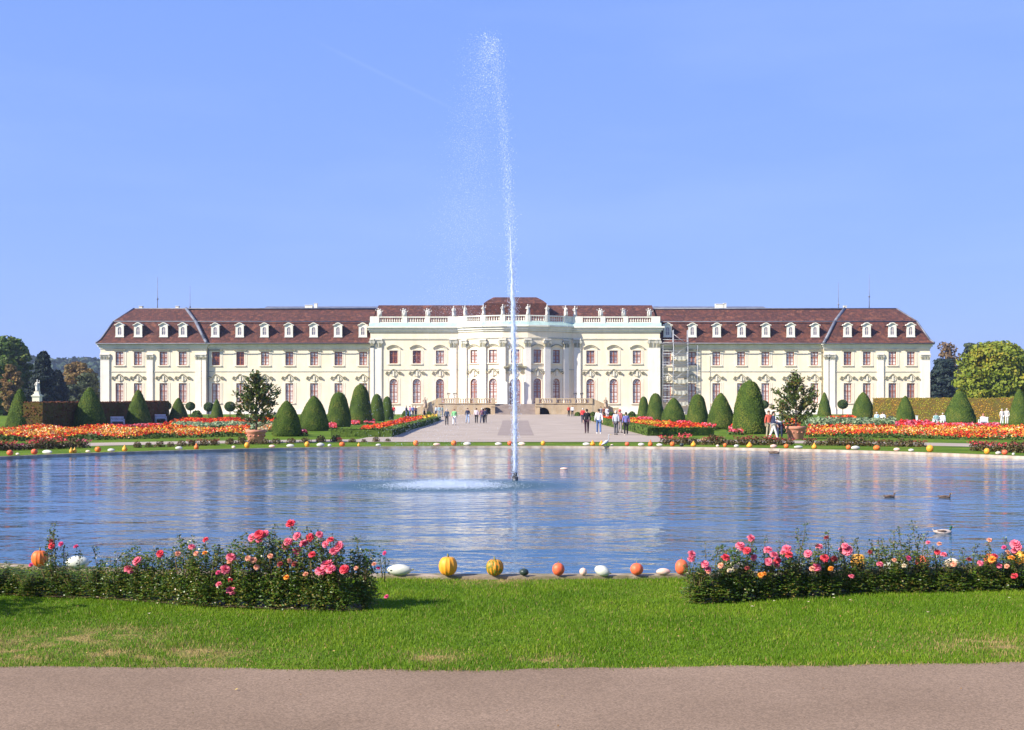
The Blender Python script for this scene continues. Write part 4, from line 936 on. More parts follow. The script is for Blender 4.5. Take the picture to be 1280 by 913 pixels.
def hedge(name, label, pts, width, htop, leaf, base, cat='hedge', n_m2=60, ls=.09, part=None):
    """a clipped hedge along pts (x, y); htop: height above ground at each point"""
    o = thing(name, label, cat, (pts[0][0], pts[0][1], 0)); ox, oy = pts[0]
    b = MB(); n = len(pts); Ls, Rs = [], []
    for i in range(n):
        p = Vector(pts[i]); a = Vector(pts[max(i-1, 0)]); c = Vector(pts[min(i+1, n-1)]); t = (c-a).normalized(); q = Vector((-t.y, t.x))
        Ls.append(p+q*width/2); Rs.append(p-q*width/2)
    Pl, Nl = [], []
    def face(A, B, C, D, nr):
        e1 = Vector(B)-Vector(A); e2 = Vector(D)-Vector(A); m = int(max(4, e1.length*e2.length*n_m2)); u, v = rs.rand(m, 1), rs.rand(m, 1)
        A_, B_, C_, D_ = map(np.array, (A, B, C, D)); Pl.append(A_*(1-u)*(1-v)+B_*u*(1-v)+C_*u*v+D_*(1-u)*v+rs.normal(0, .035, (m, 3))); Nl.append(np.tile(np.array(nr), (m, 1)))
    def V3(p, z): return (p.x-ox, p.y-oy, z)
    for i in range(n-1):
        z0a, z0b = zg(pts[i][1])-.05, zg(pts[i+1][1])-.05; z1a, z1b = z0a+htop[i], z0b+htop[i+1]
        t = (Vector(pts[i+1])-Vector(pts[i])).normalized()
        l0, l1, r0, r1 = Ls[i], Ls[i+1], Rs[i], Rs[i+1]
        face(V3(l0, z0a), V3(l1, z0b), V3(l1, z1b), V3(l0, z1a), (-t.y, t.x, .1)); face(V3(r0, z0a), V3(r1, z0b), V3(r1, z1b), V3(r0, z1a), (t.y, -t.x, .1))
        face(V3(l0, z1a), V3(l1, z1b), V3(r1, z1b), V3(r0, z1a), (0, 0, 1))
        for A, B, C, D in ((V3(l0, z0a), V3(l1, z0b), V3(l1, z1b), V3(l0, z1a)), (V3(r1, z0b), V3(r0, z0a), V3(r0, z1a), V3(r1, z1b)), (V3(l0, z1a), V3(l1, z1b), V3(r1, z1b), V3(r0, z1a))): b.quad(A, B, C, D)
        for j, sgn in ((i, -1), (i+1, 1)):
            if j in (0, n-1):
                z0, z1 = (z0a, z1a) if j == i else (z0b, z1b); q = (V3(Ls[j], z0), V3(Rs[j], z0), V3(Rs[j], z1), V3(Ls[j], z1)); b.quad(*q); face(*q, (t.x*sgn, t.y*sgn, .1))
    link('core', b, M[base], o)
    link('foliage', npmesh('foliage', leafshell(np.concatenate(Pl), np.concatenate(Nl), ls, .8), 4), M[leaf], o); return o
# tall garden hedges left and right
a = G(41, 537); b_ = G(203, 527)
hedge('tall_hedge', 'tall dark copper coloured clipped hedge along the left side of the garden', [(a.x, a.y), ((a.x+b_.x)/2, (a.y+b_.y)/2), (b_.x, b_.y)], 1.6, [2.3, 2.4, 2.5], 'beech', 'hedgebase', n_m2=45, ls=.11)
a = G(-60, 536); b_ = G(15, 534.5)
hedge('tall_hedge', 'yellow green clipped hedge at the far left beside the cone', [(a.x, a.y+14), (b_.x-1.5, b_.y+12)], 1.6, [2.3, 2.3], 'hornbeam', 'hedgebase', n_m2=45, ls=.11)
hedge('tall_hedge', 'orange and green autumn hedge along the right side of the garden', [((1096-CX)*158/F, 158), ((1150-CX)*153/F, 153), ((1220-CX)*148/F, 148), ((1330-CX)*142/F, 142)], 1.8, [2.85, 2.85, 2.85, 2.85], 'hornbeam', 'hedgebase', n_m2=45, ls=.11)
# low box edging along the avenue
def Gp(*ps): return [(G(x, y).x, G(x, y).y) for x, y in ps]
hedge('box_hedge', 'low dark box hedge edging the bed left of the avenue', Gp((417, 546.5), (482, 547), (510, 537), (547, 525.5)), .8, [.55, .55, .55, .5], 'box', 'boxbase', n_m2=90, ls=.06)
hedge('box_hedge', 'low bright green box hedge edging the bed right of the avenue', Gp((888, 544.5), (817, 545.5), (787, 538), (742, 526)), .8, [.55, .6, .6, .5], 'box', 'boxbase', n_m2=90, ls=.06)

# ------------------------------------------------------------------ flower beds (uncountable bedding plants)
def in_poly(P, poly):
    x, y = P[:, 0], P[:, 1]; ins = np.zeros(len(P), bool); n = len(poly)
    for i in range(n):
        x1, y1 = poly[i]; x2, y2 = poly[(i+1) % n]
        c = ((y1 > y) != (y2 > y)) & (x < (x2-x1)*(y-y1)/(y2-y1+1e-12)+x1); ins ^= c
    return ins
def bed(name, label, px_poly, m, h=.3, dens=30, s=.07):
    poly = [(G(x, y).x, G(x, y).y) for x, y in px_poly]
    A = np.array(poly); lo_, hi = A.min(0), A.max(0); ar = (hi-lo_).prod(); n = int(min(ar*dens, 90000))
    P = rs.rand(n, 2)*(hi-lo_)+lo_; P = P[in_poly(P, poly)]; n = len(P)
    zgv = np.array([zg(y) for y in P[:, 1]])
    hh = h*(.75+.25*np.sin(P[:, 0]*1.3+P[:, 1]*.7))+rs.normal(0, h*.12, n)
    T = np.stack([P[:, 0], P[:, 1], zgv+np.maximum(hh, .06)], 1)
    Q = quads(T, s*(.7+.6*rs.rand(n)), flat=.35)
    T2 = T.copy(); T2[:, 2] = zgv+np.maximum(hh, .05)*rs.rand(n)*.85; T2[:, :2] += rs.normal(0, .08, (n, 2))
    Q2 = quads(T2, s*1.2, flat=.1)
    me = npmesh('flowers', np.concatenate([Q, Q2]), 4, np.concatenate([np.zeros(n), np.ones(n)]))
    o = link(name, me, [M[m], M['bedleaf']]); tag(o, label, 'flower bed', kind='stuff')
    return o
bed('flower_bed', 'front strip of mostly red flowers in the wide bed at the left', [(-60, 552.5), (60, 552), (310, 546), (311, 544.7), (60, 549.5), (-60, 550)], 'bed_mixed', .40, 48, .06)
bed('flower_bed', 'middle strip of yellow and peach flowers in the wide bed at the left', [(-60, 549.8), (60, 549.3), (311, 544.5), (312, 543), (200, 542.6), (60, 543.2), (-60, 543.5)], 'bed_yellow', .42, 48, .06)
bed('flower_bed', 'rear strip of red and orange flowers in the wide bed at the left', [(-60, 543.3), (60, 543), (200, 542.4), (312, 542.8), (312, 541), (200, 540), (90, 539.5), (-60, 540.5)], 'bed_mixed', .48, 40, .07)
bed('flower_bed', 'strip of scarlet flowers behind the silver band on the left', [(205, 533.5), (345, 531), (345, 527), (225, 527.5)], 'bed_red', .45, 20, .12)
bed('flower_bed', 'pale silver green foliage band between the red strips on the left', [(222, 540), (325, 539), (345, 534.5), (215, 535)], 'bed_silver', .5, 22, .11)
bed('flower_bed', 'peach and gold flower band near the potted tree on the left', [(320, 540.5), (352, 540), (352, 533), (330, 533)], 'bed_peach', .4, 24, .1)
bed('flower_bed', 'pink flower patch beside the white bench on the left', [(130, 535.5), (205, 534), (215, 532.5), (140, 533)], 'bed_pink', .22, 20, .11)
bed('flower_bed', 'scarlet flower wedge left of the avenue', [(448, 542), (482, 541.5), (548, 525), (540, 523.5), (505, 526)], 'bed_red', .42, 34, .1)
bed('flower_bed', 'golden flower patch at the far end of the left avenue bed', [(529, 530), (548, 525.2), (544, 523.5), (528, 525)], 'bed_gold', .6, 20, .12)
for i, (x, y) in enumerate([(377, 546), (414, 537), (443, 532), (462, 531)]):
    bed('flower_bed', 'small clump of pink flowers at the foot of a yew on the left, %s from the left' % ORD[i], [(x-7, y), (x+7, y), (x+6, y-3), (x-7, y-3)], 'bed_pink', .38, 60, .07)
bed('flower_bed', 'scarlet and orange flower wedge right of the avenue', [(885, 541), (820, 540.5), (790, 535), (745, 524.5), (750, 523), (800, 528), (872, 535)], 'bed_red', .42, 34, .1)
bed('flower_bed', 'golden flower edge right of the avenue', [(835, 538), (812, 537.5), (785, 532), (790, 530.5), (838, 535.5)], 'bed_gold', .5, 34, .08)
for i, (x, y) in enumerate([(807, 529), (855, 535), (886, 539), (920, 544), (912, 543)]):
    if i == 4: continue
    bed('flower_bed', 'small clump of pink flowers between yews on the right, %s from the left' % ORD[i], [(x-9, y), (x+9, y), (x+8, y-3.5), (x-9, y-3.5)], 'bed_pink', .45, 60, .08)
bed('flower_bed', 'front strip of mostly red flowers in the wide bed at the right', [(1008, 546.5), (1280, 551), (1345, 553), (1345, 550), (1280, 548.5), (1008, 544.5)], 'bed_mixed', .40, 48, .06)
bed('flower_bed', 'middle strip of yellow and peach flowers in the wide bed at the right', [(1008, 544.3), (1280, 548.3), (1345, 549.8), (1345, 544.5), (1180, 542), (1010, 541)], 'bed_yellow', .42, 48, .06)
bed('flower_bed', 'rear strip of red and orange flowers in the wide bed at the right', [(1010, 540.8), (1180, 541.8), (1345, 544.3), (1345, 541.5), (1180, 539), (1010, 538.8)], 'bed_mixed', .48, 40, .07)
bed('flower_bed', 'orange flowers beside the visitors by the right potted tree', [(948, 543), (1000, 542), (1000, 533), (950, 533)], 'bed_mixed', .7, 30, .09)
bed('flower_bed', 'pale silver green foliage band on the right', [(1005, 538), (1120, 537), (1118, 532), (1008, 531)], 'bed_silver', .7, 22, .12)
bed('flower_bed', 'scarlet flower mound behind the silver band on the right', [(1030, 529), (1072, 529), (1066, 526.5), (1040, 526.5)], 'bed_red', .6, 16, .14)
bed('flower_bed', 'bright pink flower mound before a yew cone on the right', [(1118, 540), (1168, 540), (1160, 534.5), (1124, 534.5)], 'bed_pink', .6, 24, .12)
bed('flower_bed', 'pink flower strip beside the right benches', [(1090, 534), (1180, 535), (1250, 535), (1250, 533), (1095, 532)], 'bed_pink', .3, 16, .12)

# ------------------------------------------------------------------ potted magnolias
def magnolia(px, pb, ptop, pcrown, wl, wr, seed, label):
    c = G(px, pb); s_ = c.y/F; r = random.Random(seed); o = thing('potted_magnolia', label, 'potted tree', c)
    pr = 12.3*s_; ph = (16.5)*s_
    b = MB(); b.lathe([(pr*.72, 0), (pr*.76, .03), (pr*.93, ph*.74), (pr*.98, ph*.78), (pr*1.03, ph*.8), (pr*1.04, ph*.97), (pr*1.0, ph), (pr*.9, ph), (pr*.88, ph*.9), (0.01, ph*.88)], 28, 0)
    pot = link('pot', b, M['terracotta'], o)
    b = MB()
    for k in range(12):
        t = 2*PI*k/12; b.lathe([(.02, -.04), (.07, 0), (.02, .04)], 8, 0, (pr*.9*math.cos(t), pr*.9*math.sin(t), ph*.55))
    link('garland', b, M['terracotta'], pot)
    b = MB(); b.lathe([(pr*.87, ph*.89), (0.01, ph*.93)], 20, 0); link('soil', b, M['soil'], pot)
    H = (pb-ptop)*s_; zc = (pb-pcrown)*s_
    tb = MB(); tb.tube([(0, 0, ph*.8), (.02, 0, zc), (.03, .02, (zc+H)/2), (0, 0, H*.93)], [.055, .05, .035, .012], 8)
    Pl, Dl = [], []
    nb = 52
    for k in range(nb):
        f = (k+.5)/nb; z0 = zc*.92+(H-zc)*.86*f; t = k*2.4+r.uniform(-.3, .3)
        prof = (1-f)**.95*(0.75+0.6*min(1, f*5))*1.12
        side = (wr if math.cos(t) > 0 else wl)*s_*abs(math.cos(t))+.5*(wl+wr)*s_*(1-abs(math.cos(t)))
        ln_ = max(.16, side*prof*r.uniform(.7, 1.12)); rise = ln_*r.uniform(.35, 1.0)
        tip = Vector((ln_*math.cos(t), ln_*math.sin(t), z0+rise)); base = Vector((0, 0, z0)); mid = (base+tip)/2+Vector((0, 0, -.06*ln_))
        tb.tube([base, mid, tip], [.022, .014, .006], 5, caps=False)
        m = int(12+ln_*52)
        for _ in range(m):
            u = r.uniform(.22, 1.04)**.8; p = base.lerp(tip, u)+Vector([r.gauss(0, .085) for _ in range(3)]); Pl.append(p); Dl.append((tip-base).normalized()+Vector([r.gauss(0, .7) for _ in range(3)]))
    link('trunk', tb, M['bark'], o)
    P = np.array([tuple(p) for p in Pl]); D = np.array([tuple(p) for p in Dl]); D /= np.linalg.norm(D, axis=1)[:, None]
    nn = rand_dirs(len(P)); sd = np.cross(D, nn); sd /= np.linalg.norm(sd, axis=1)[:, None]; L_ = .105*(.7+.6*rs.rand(len(P)))[:, None]; W_ = L_*.42
    Q = np.stack([P-D*L_, P-sd*W_+D*L_*.1, P+D*L_, P+sd*W_+D*L_*.1], 1)
    link('foliage', npmesh('foliage', Q, 4), M['magnolia'], o)
magnolia(320, 554, 455, 531, 27, 29, 3, 'bushy magnolia in a terracotta pot left of the pond')
magnolia(994.5, 549.5, 456, 532, 26, 29, 5, 'bushy magnolia in a terracotta pot right of the pond')

# ------------------------------------------------------------------ large trees
def tree(name, label, x, y, H, Wd, leaf, seed, base=.12, clumps=60, n=9000, ls=.32, shape='round', group=None, trunk_r=None):
    r = random.Random(seed); z0 = zg(y); o = thing(name, label, 'tree', (x, y, z0), 0, group)
    tb = MB(); tr_ = trunk_r or H*.022; tb.tube([(0, 0, -.1), (r.uniform(-.2, .2), 0, H*.3), (r.uniform(-.4, .4), 0, H*.6), (0, 0, H*.9)], [tr_, tr_*.8, tr_*.5, tr_*.12], 9)
    cs = []
    for k in range(clumps):
        f = (k+.5)/clumps; z = H*(base+(1-base)*f*.96)
        if shape == 'round': e = math.sqrt(max(.02, 1-(2*(f*.93)-.86)**2))
        elif shape == 'conifer': e = (1-f)**.85+.05
        elif shape == 'cedar': e = (1-f*.75)*(0.55+.45*(k % 3 == 0))
        else: e = .35+.65*math.sin(PI*min(1, f+.15))
        t = k*2.39996+r.uniform(-.4, .4); q = Wd/2*e*(r.uniform(.45, .95) if shape != 'conifer' else r.uniform(.35, .9))
        c = (q*math.cos(t), q*math.sin(t), z); cr_ = Wd*(.13 if shape == 'round' else .09 if shape == 'conifer' else .12)*r.uniform(.7, 1.3)*(1 if shape != 'conifer' else (.5+e*.6))
        cs.append((c, cr_)); 
        if k % 2 == 0: tb.tube([(0, 0, max(H*.08, z-q*.6)), (c[0]*.5, c[1]*.5, z-q*.25), c], [tr_*.3, tr_*.18, tr_*.06], 5, caps=False)
    link('trunk', tb, M['bark'], o)
    per = n//clumps; Ps, Ns = [], []
    for (c, q) in cs:
        dv = rand_dirs(per); rad = q*(.55+.5*rs.rand(per)**.5); fl = np.array([1.25, 1.25, .6 if shape != 'cedar' else .3])
        Ps.append(np.array(c)+dv*rad[:, None]*fl); Ns.append(dv+np.array([0, 0, .4]))
    P = np.concatenate(Ps); link('crown', npmesh('crown', quads(P, ls*(.6+.8*rs.rand(len(P))), nrm=np.concatenate(Ns), jit=.9, aspect=.75), 4), leaf, o)
def tr_at(name, label, px, py_top, d, wpx, leaf, seed, **k):
    p = at(px, py_top, d); H = p.z-zg(d); tree(name, label, p.x, d, H, wpx*d/F, leaf, seed, **k)
G1 = 'trees beyond the palace garden'
tr_at('broadleaf_tree', 'large dark green tree at the far left edge with an orange patch', 6, 422, 190, 66, M['leaf_green'], 1, group=G1, clumps=80, n=16000, base=.05)
tr_at('broadleaf_tree', 'dark green tree cut off by the left edge', -45, 425, 200, 70, M['leaf_green'], 2, group=G1, clumps=60)
tr_at('autumn_tree', 'small orange autumn tree under the large dark green tree at the left', 14, 455, 172, 24, M['leaf_rust'], 3, group=G1, clumps=26, n=3000, base=.1)
tr_at('conifer', 'dark blue conifer with a pointed top left of the statue', 54, 438, 184, 54, M['leaf_dark'], 4, group=G1, shape='conifer', clumps=90, n=15000, base=.02)
tr_at('conifer', 'shorter dark conifer right behind the pale statue', 72, 462, 200, 40, M['leaf_dark'], 5, group=G1, shape='conifer', clumps=70, n=9000, base=.02)
tr_at('autumn_tree', 'rust coloured autumn tree between the conifers and the palace', 98, 452, 235, 44, M['leaf_rust'], 6, group=G1, clumps=50, n=8000, base=.05)
tr_at('cedar', 'dark green cedar with flat branches touching the left palace corner', 110, 466, 222, 52, M['leaf_cedar'], 7, group=G1, shape='cedar', clumps=60, n=8000, base=.04)
tr_at('autumn_tree', 'brownish low tree behind the tall left hedge', 90, 482, 215, 40, M['leaf_cedar'], 12, group=G1, clumps=40, n=5000, base=.02)
tr_at('conifer', 'dark blue green tree mass touching the right palace corner', 1180, 449, 250, 48, M['leaf_dark'], 8, group=G1, shape='oval', clumps=70, n=12000, base=.02)
tr_at('bare_tree', 'brown thin crowned tree right of the palace', 1185, 427, 264, 44, M['leaf_brown'], 9, group=G1, shape='oval', clumps=60, n=2600, base=.15, ls=.28)
tr_at('conifer', 'blue green tree top behind the yellow green tree', 1216, 428, 270, 46, M['leaf_cedar'], 10, group=G1, shape='oval', clumps=60, n=8000, base=.1)
tr_at('broadleaf_tree', 'large yellow green tree behind the right autumn hedge', 1248, 429, 172, 92, M['leaf_gold'], 11, group=G1, clumps=120, n=26000, base=.04, ls=.24)
tr_at('broadleaf_tree', 'yellow green tree cut off by the right edge', 1318, 433, 182, 70, M['leaf_gold'], 13, group=G1, clumps=70, n=10000, base=.04)
tr_at('broadleaf_tree', 'green tree standing alone outside the left edge of the view', -130, 430, 195, 80, M['leaf_green'], 21, group=G1, clumps=60, n=8000, base=.04)
tr_at('conifer', 'dark conifer outside the left edge, farther back', -210, 440, 230, 60, M['leaf_dark'], 22, group=G1, shape='conifer', clumps=60, n=7000, base=.02)
tr_at('broadleaf_tree', 'green tree outside the right edge of the view', 1420, 428, 195, 90, M['leaf_green'], 23, group=G1, clumps=60, n=8000, base=.04)
# wooded hills far behind
def hill(name, label, cx, cy, rx, ry, h, seed):
    r = np.random.RandomState(seed); n = 26000; u = r.rand(n)*2*PI; q = np.sqrt(r.rand(n)); x, y = q*np.cos(u), q*np.sin(u)
    z = h*np.cos(q*PI/2)**.8*(1+.10*np.sin(x*9+seed)+.07*np.sin(y*7+x*15))+r.rand(n)**2*6.5+.65
    P = np.stack([cx+x*rx, cy+y*ry, z], 1); o = link(name, npmesh('wood', quads(P, 2.4, flat=.5), 4), M['leaf_far']); tag(o, label, 'forest', kind='stuff')
    b = MB(); m = 24; vs = [(cx, cy, h)]
    for i in range(1, 9):
        for k in range(m): t = 2*PI*k/m; q = i/8; vs.append((cx+q*rx*math.cos(t), cy+q*ry*math.sin(t), h*math.cos(q*PI/2)**.8+.3-(1.5 if i == 8 else 0)))
    fs = [(0, 1+k, 1+(k+1) % m) for k in range(m)]+[(1+(i-1)*m+k, 1+i*m+k, 1+i*m+(k+1) % m, 1+(i-1)*m+(k+1) % m) for i in range(1, 8) for k in range(m)]
    b.add(vs, fs, 0, True); tag(link('hill', b, M['leaf_far']), kind='structure')
hill('forest', 'hazy wooded hill far behind the left trees', -370, 980, 190, 160, 36, 3)
hill('forest', 'hazy wooded hill far off at the far left', -640, 1100, 180, 150, 30, 5)
hill('forest', 'low wooded rise far behind the right trees', 480, 950, 190, 150, 26, 8)
# ------------------------------------------------------------------ low rose rows on the ring of grass round the pond
def low_bush_mesh(seed, pinks):
    n = 270; dv = rand_dirs(n); dv[:, 2] = abs(dv[:, 2]); P = dv*(rs.rand(n)**.4)[:, None]*np.array([.42, .34, .42]); P[:, 2] += .03
    return npmesh('foliage', quads(P, .045, flat=.2), 4)
LB = [low_bush_mesh(i, 0) for i in range(3)]
lbs = MB(); 
for k in range(5): lbs.tube([(0, 0, 0), (.16*math.cos(k*1.3), .14*math.sin(k*1.3), .3)], .012, 5)
LBS = lbs.mesh('stem')
n_ = 60; P_ = rand_dirs(n_)*np.array([.40, .33, .08])+np.array([0, 0, .40]); LBF = [npmesh('blossoms', quads(P_+rs.normal(0, .03, (n_, 3)), .045, flat=.5), 4) for _ in range(2)]
def low_row(label, pts, n, mats, sc_=1.0, fl=0.5):
    sc_ *= .85
    for i in range(n):
        f = i/(n-1)*(len(pts)-1); j = min(int(f), len(pts)-2); u = f-j
        x, y = pts[j][0]*(1-u)+pts[j+1][0]*u, pts[j][1]*(1-u)+pts[j+1][1]*u
        c = G(x, y); s_ = sc_*rnd.uniform(.8, 1.2); o = thing('low_rose_bush', label+', %s from the left' % ORD[i], 'bush', c, rnd.uniform(0, 6), label.split(' bush')[0]+' bushes')
        l = link('foliage', rnd.choice(LB), M['lowleaf'], o); q = link('stem', LBS, M['rosestem'], o); ch = [l, q]
        if rnd.random() < fl:
            b = link('blossoms', rnd.choice(LBF), M['rose_pink'], o); ch.append(b); b.material_slots[0].link = 'OBJECT'; b.material_slots[0].material = M['rose_'+rnd.choice(mats)]
        for q in ch: q.scale = (s_, s_, s_*rnd.uniform(.8, 1.15))
low_row('low reddish rose bush in the row at the far left rim', [(-12, 564), (105, 560)], 12, ['dark', 'magenta', 'red'], 1.05, .75)
low_row('low green rose bush in the row between pond and left path', [(172, 560), (268, 557)], 8, ['dark'], .75, .2)
low_row('low rose bush beside the left terracotta pot', [(288, 556), (345, 555.5), (420, 552.5)], 9, ['pink', 'salmon', 'red'], .95, .5)
low_row('low dark rose bush in the row before the grass strip', [(425, 553.5), (485, 552.5)], 5, ['dark'], .6, .1)
low_row('low brownish rose bush in the row right of the avenue', [(832, 556), (985, 557)], 14, ['dark', 'salmon', 'red'], 1.05, .55)
low_row('low rose bush right of the right terracotta pot', [(1012, 557), (1150, 559)], 12, ['dark', 'salmon'], .95, .4)
low_row('low green rose bush in the row at the far right rim', [(1222, 564), (1292, 567)], 7, ['red', 'dark'], 1.1, .7)

# ------------------------------------------------------------------ foreground rose bushes
def rose_leaves(n, w_, d_, h_, low=.0):
    """compound leaves: small sprays of 5 leaflets spread through the bush"""
    Q = []
    k = n//5
    u = rs.rand(k)*2*PI; q = np.sqrt(rs.rand(k)); z = rs.rand(k)**.85
    env = np.interp(z, [0, .15, .5, .8, 1], [.85, 1, 1.0, .85, .55])
    C = np.stack([q*np.cos(u)*w_*env, q*np.sin(u)*d_*env, low+.04+z*h_*.5*(1-.18*q)], 1)
    nc = 17; ca = rs.rand(nc)*2*PI; cq = np.sqrt(rs.rand(nc))*w_*1.05; chh = h_*rs.uniform(.62, 1.12, nc); k2 = int(k*.70); ci = rs.randint(0, nc, k2); f = rs.rand(k2)**.8
    tp = np.stack([cq*np.cos(ca), cq*np.sin(ca), chh], 1); C[:k2] = tp[ci]*np.stack([.35+.65*f, .35+.65*f, f], 1)+rs.normal(0, 1, (k2, 3))*(.036*(1.15-.55*f))[:, None]
    D = rand_dirs(k); D[:, 2] = D[:, 2]*.5
    for j in range(5):
        off = D*(.012+.013*j)+rand_dirs(k)*.009; Q.append(C+off)
    P = np.concatenate(Q); return quads(P, .0150*(.7+.6*rs.rand(len(P))), nrm=np.tile(np.array([[0, -.25, .7]]), (len(P), 1)), jit=.85, aspect=.68)
ROSEM = []
for i in range(6):
    st = MB(); r = random.Random(i)
    for k in range(9):
        t = r.uniform(0, 6.28); q = r.uniform(.05, .16); h = r.uniform(.6, .95)
        st.tube([(.02*math.cos(t), .02*math.sin(t), 0), (q*.6*math.cos(t), q*.6*math.sin(t), h*.5), (q*math.cos(t), q*math.sin(t), h)], [.007, .005, .003], 5)
    ROSEM.append((npmesh('foliage', rose_leaves(5400, .2, .2, 1.0), 4), st.mesh('stem')))
def bloom_mesh(seed, full=1.0):
    r = np.random.RandomState(seed); b = MB()
    for ring, (n, rad, tilt, sz) in enumerate([(3, .10, .2, .30), (5, .24, .55, .42), (6, .45, .95, .52), (7, .66, 1.35, .55), (7, .8, 1.75, .5)]):
        for k in range(n):
            t = 2*PI*(k+r.rand()*.4)/n+ring; tl = tilt+r.uniform(-.12, .12)
            c, s = math.cos(t), math.sin(t); nu = 4; vs = []
            for i in range(nu):
                u = i/(nu-1)
                for j in (-1, -.35, .35, 1):
                    wv = sz*(.45+.8*u-.55*u*u)*j*.75
                    rr_ = rad*.25+sz*u*math.sin(tl)*(1+.25*u)-.14*abs(j)*(1-u); zz_ = sz*u*math.cos(tl)*1.05-.1*ring*.35+.07*abs(j)*u+(.06*(u > .9)*r.randn())
                    if ring > 2 and u > .9: zz_ -= .10
                    vs.append((rr_*c-wv*s, rr_*s+wv*c, zz_))
            b.add(vs, [(i*4+j, i*4+j+1, (i+1)*4+j+1, (i+1)*4+j) for i in range(nu-1) for j in range(3)], 0, True)
    for k in range(5):
        t = 2*PI*k/5; b.add([(0, 0, -.25), (.16*math.cos(t-.3), .16*math.sin(t-.3), -.22), (.5*math.cos(t), .5*math.sin(t), -.3), (.16*math.cos(t+.3), .16*math.sin(t+.3), -.22)], [(0, 1, 2, 3)], 1)
    b.tube([(0, 0, -.2), (0, 0, -1.3)], .07, 5, 1)
    return b.mesh('rose_bloom')
BLM = [bloom_mesh(i) for i in range(4)]
def shoot_mesh(h, seed):
    r = random.Random(seed); b = MB(); p = Vector((0, 0, 0)); pts = [p.copy()]; dr = Vector((r.uniform(-.12, .12), r.uniform(-.08, .08), 1))
    for k in range(6): p = p+dr.normalized()*h/6; dr += Vector((r.uniform(-.1, .1), r.uniform(-.1, .1), 0)); pts.append(p.copy())
    b.tube(pts, [.005, .0045, .004, .0035, .003, .0025, .0015], 5)
    n = int(60*h/.25); Ps = []
    for k in range(n):
        f = r.uniform(.12, 1)*6; i = min(5, int(f)); c = pts[i].lerp(pts[i+1], f-i); t = r.uniform(0, 6.28); q = r.uniform(.01, .065)*(1.1-.5*f/6); Ps.append((c.x+q*math.cos(t), c.y+q*math.sin(t), c.z+r.uniform(-.01, .02)))
    Q = quads(np.array(Ps), .011*(.6+.8*rs.rand(n)), aspect=.65, nrm=np.tile(np.array([[0, -.3, .6]]), (n, 1)), jit=.9)
    for q in Q: b.add([tuple(v) for v in q], [(0, 1, 2, 3)], 1)
    return b.mesh('shoot')
blooms = [(64.4,682,9,'red'),(76,680,8,'magenta'),(64,676,7,'dark'),(95,683,8,'magenta'),(38.6,706,7,'magenta'),(171,701,12,'pink'),(161.6,711.5,12,'pink'),(200,692,9,'red'),(240,683.4,9,'pink'),(257,674.5,8,'red'),(245,692,8,'salmon'),(222.6,692,9,'salmon'),(256,691,8,'orange'),
(315,672,11,'pink'),(324,668,12,'red'),(331.5,667,9,'pink'),(324,675,9,'pink'),(289,696,12,'pink'),(287,702,9,'salmon'),(281.7,711.5,12,'pink'),(272.5,715.5,8,'magenta'),(273.5,730,8,'pink'),(289,738,12,'pink'),(288,725,6,'red'),(363,654,12,'red'),(371,670,11,'pink'),(360,677,11,'pink'),(380,679,12,'pink'),(372,689,12,'pink'),(387,672,11,'red'),(399.6,668,9,'pink'),(413,674.5,9,'red'),(406.7,680,9,'pink'),(423,683,13,'pink'),(417,689,10,'pink'),(408.7,705,15,'pink'),(400.5,713.5,13,'pink'),(413,711,13,'pink'),(430,711.5,12,'red'),(390,693,9,'red'),(357,683,9,'pink'),(480.5,691.5,7,'magenta'),(473,710,6,'magenta'),(483,745.6,7,'magenta'),(317,700,11,'salmon'),(321,709,9,'salmon'),(310,698,9,'salmon'),(358,721.6,9,'orange'),(382,717.5,9,'salmon'),(350,705,10,'dark'),(368,705,9,'dark'),(362,701,8,'salmon'),(467.6,705,8,'salmon'),(445,710,7,'salmon'),(338,695,9,'salmon'),
(865,692.7,11,'pink'),(864,699,10,'pink'),(881,705,11,'pink'),(885,711,9,'pink'),(907,696.6,12,'red'),(925,681.6,12,'pink'),(933.5,688,11,'red'),(928,686,10,'pink'),(939,672.7,11,'pink'),(942,696.6,9,'pink'),(959.7,687,12,'pink'),(968,693.8,12,'pink'),(960.6,702,11,'pink'),(971,706,10,'pink'),(972,700,10,'red'),(983,686,13,'pink'),(986,693,11,'red'),(979,690,9,'pink'),(1009.8,692,11,'pink'),(1024,683,10,'pink'),(1032.8,672,8,'dark'),(1031,697.5,12,'red'),(1041,699,9,'dark'),(1020.6,709,13,'pink'),(1015,710.6,9,'salmon'),(1054.4,688,13,'pink'),(1056,682,9,'pink'),(1038.4,710.6,9,'orange'),(885.6,714,9,'salmon'),(951,719,9,'orange'),(955,717,8,'orange'),(900.6,707,9,'salmon'),(912,713,8,'cream'),(920,708,8,'cream'),(934,710,8,'dark'),
(1058.8,688,14,'pink'),(1043.8,698.4,10,'dark'),(1064.4,720,8,'pink'),(1087.8,690,7,'dark'),(1100,705,9,'pink'),(1135.6,697.5,9,'magenta'),(1160,678,6,'pink'),(1172,690,8,'red'),(1179.7,693,9,'pink'),(1174,679.7,8,'salmon'),(1211.6,699,9,'dark'),(1225.6,704,8,'pink'),(1237,675,8,'salmon'),(1249,707,8,'pink'),(1254.7,684,7,'magenta'),(1268.8,679.7,13,'pink'),(1273,684,10,'pink'),(1267.8,688,9,'pink'),(1267.8,719.6,9,'red'),(1258.4,707.8,8,'salmon'),(1264,697,10,'orange'),(1240,699,12,'orange'),(1244,695,9,'red'),(1186,706,9,'cream'),(1192,705,9,'salmon'),(1260,690,8,'salmon'),(1118,700,8,'salmon'),(1130,707,8,'cream')]
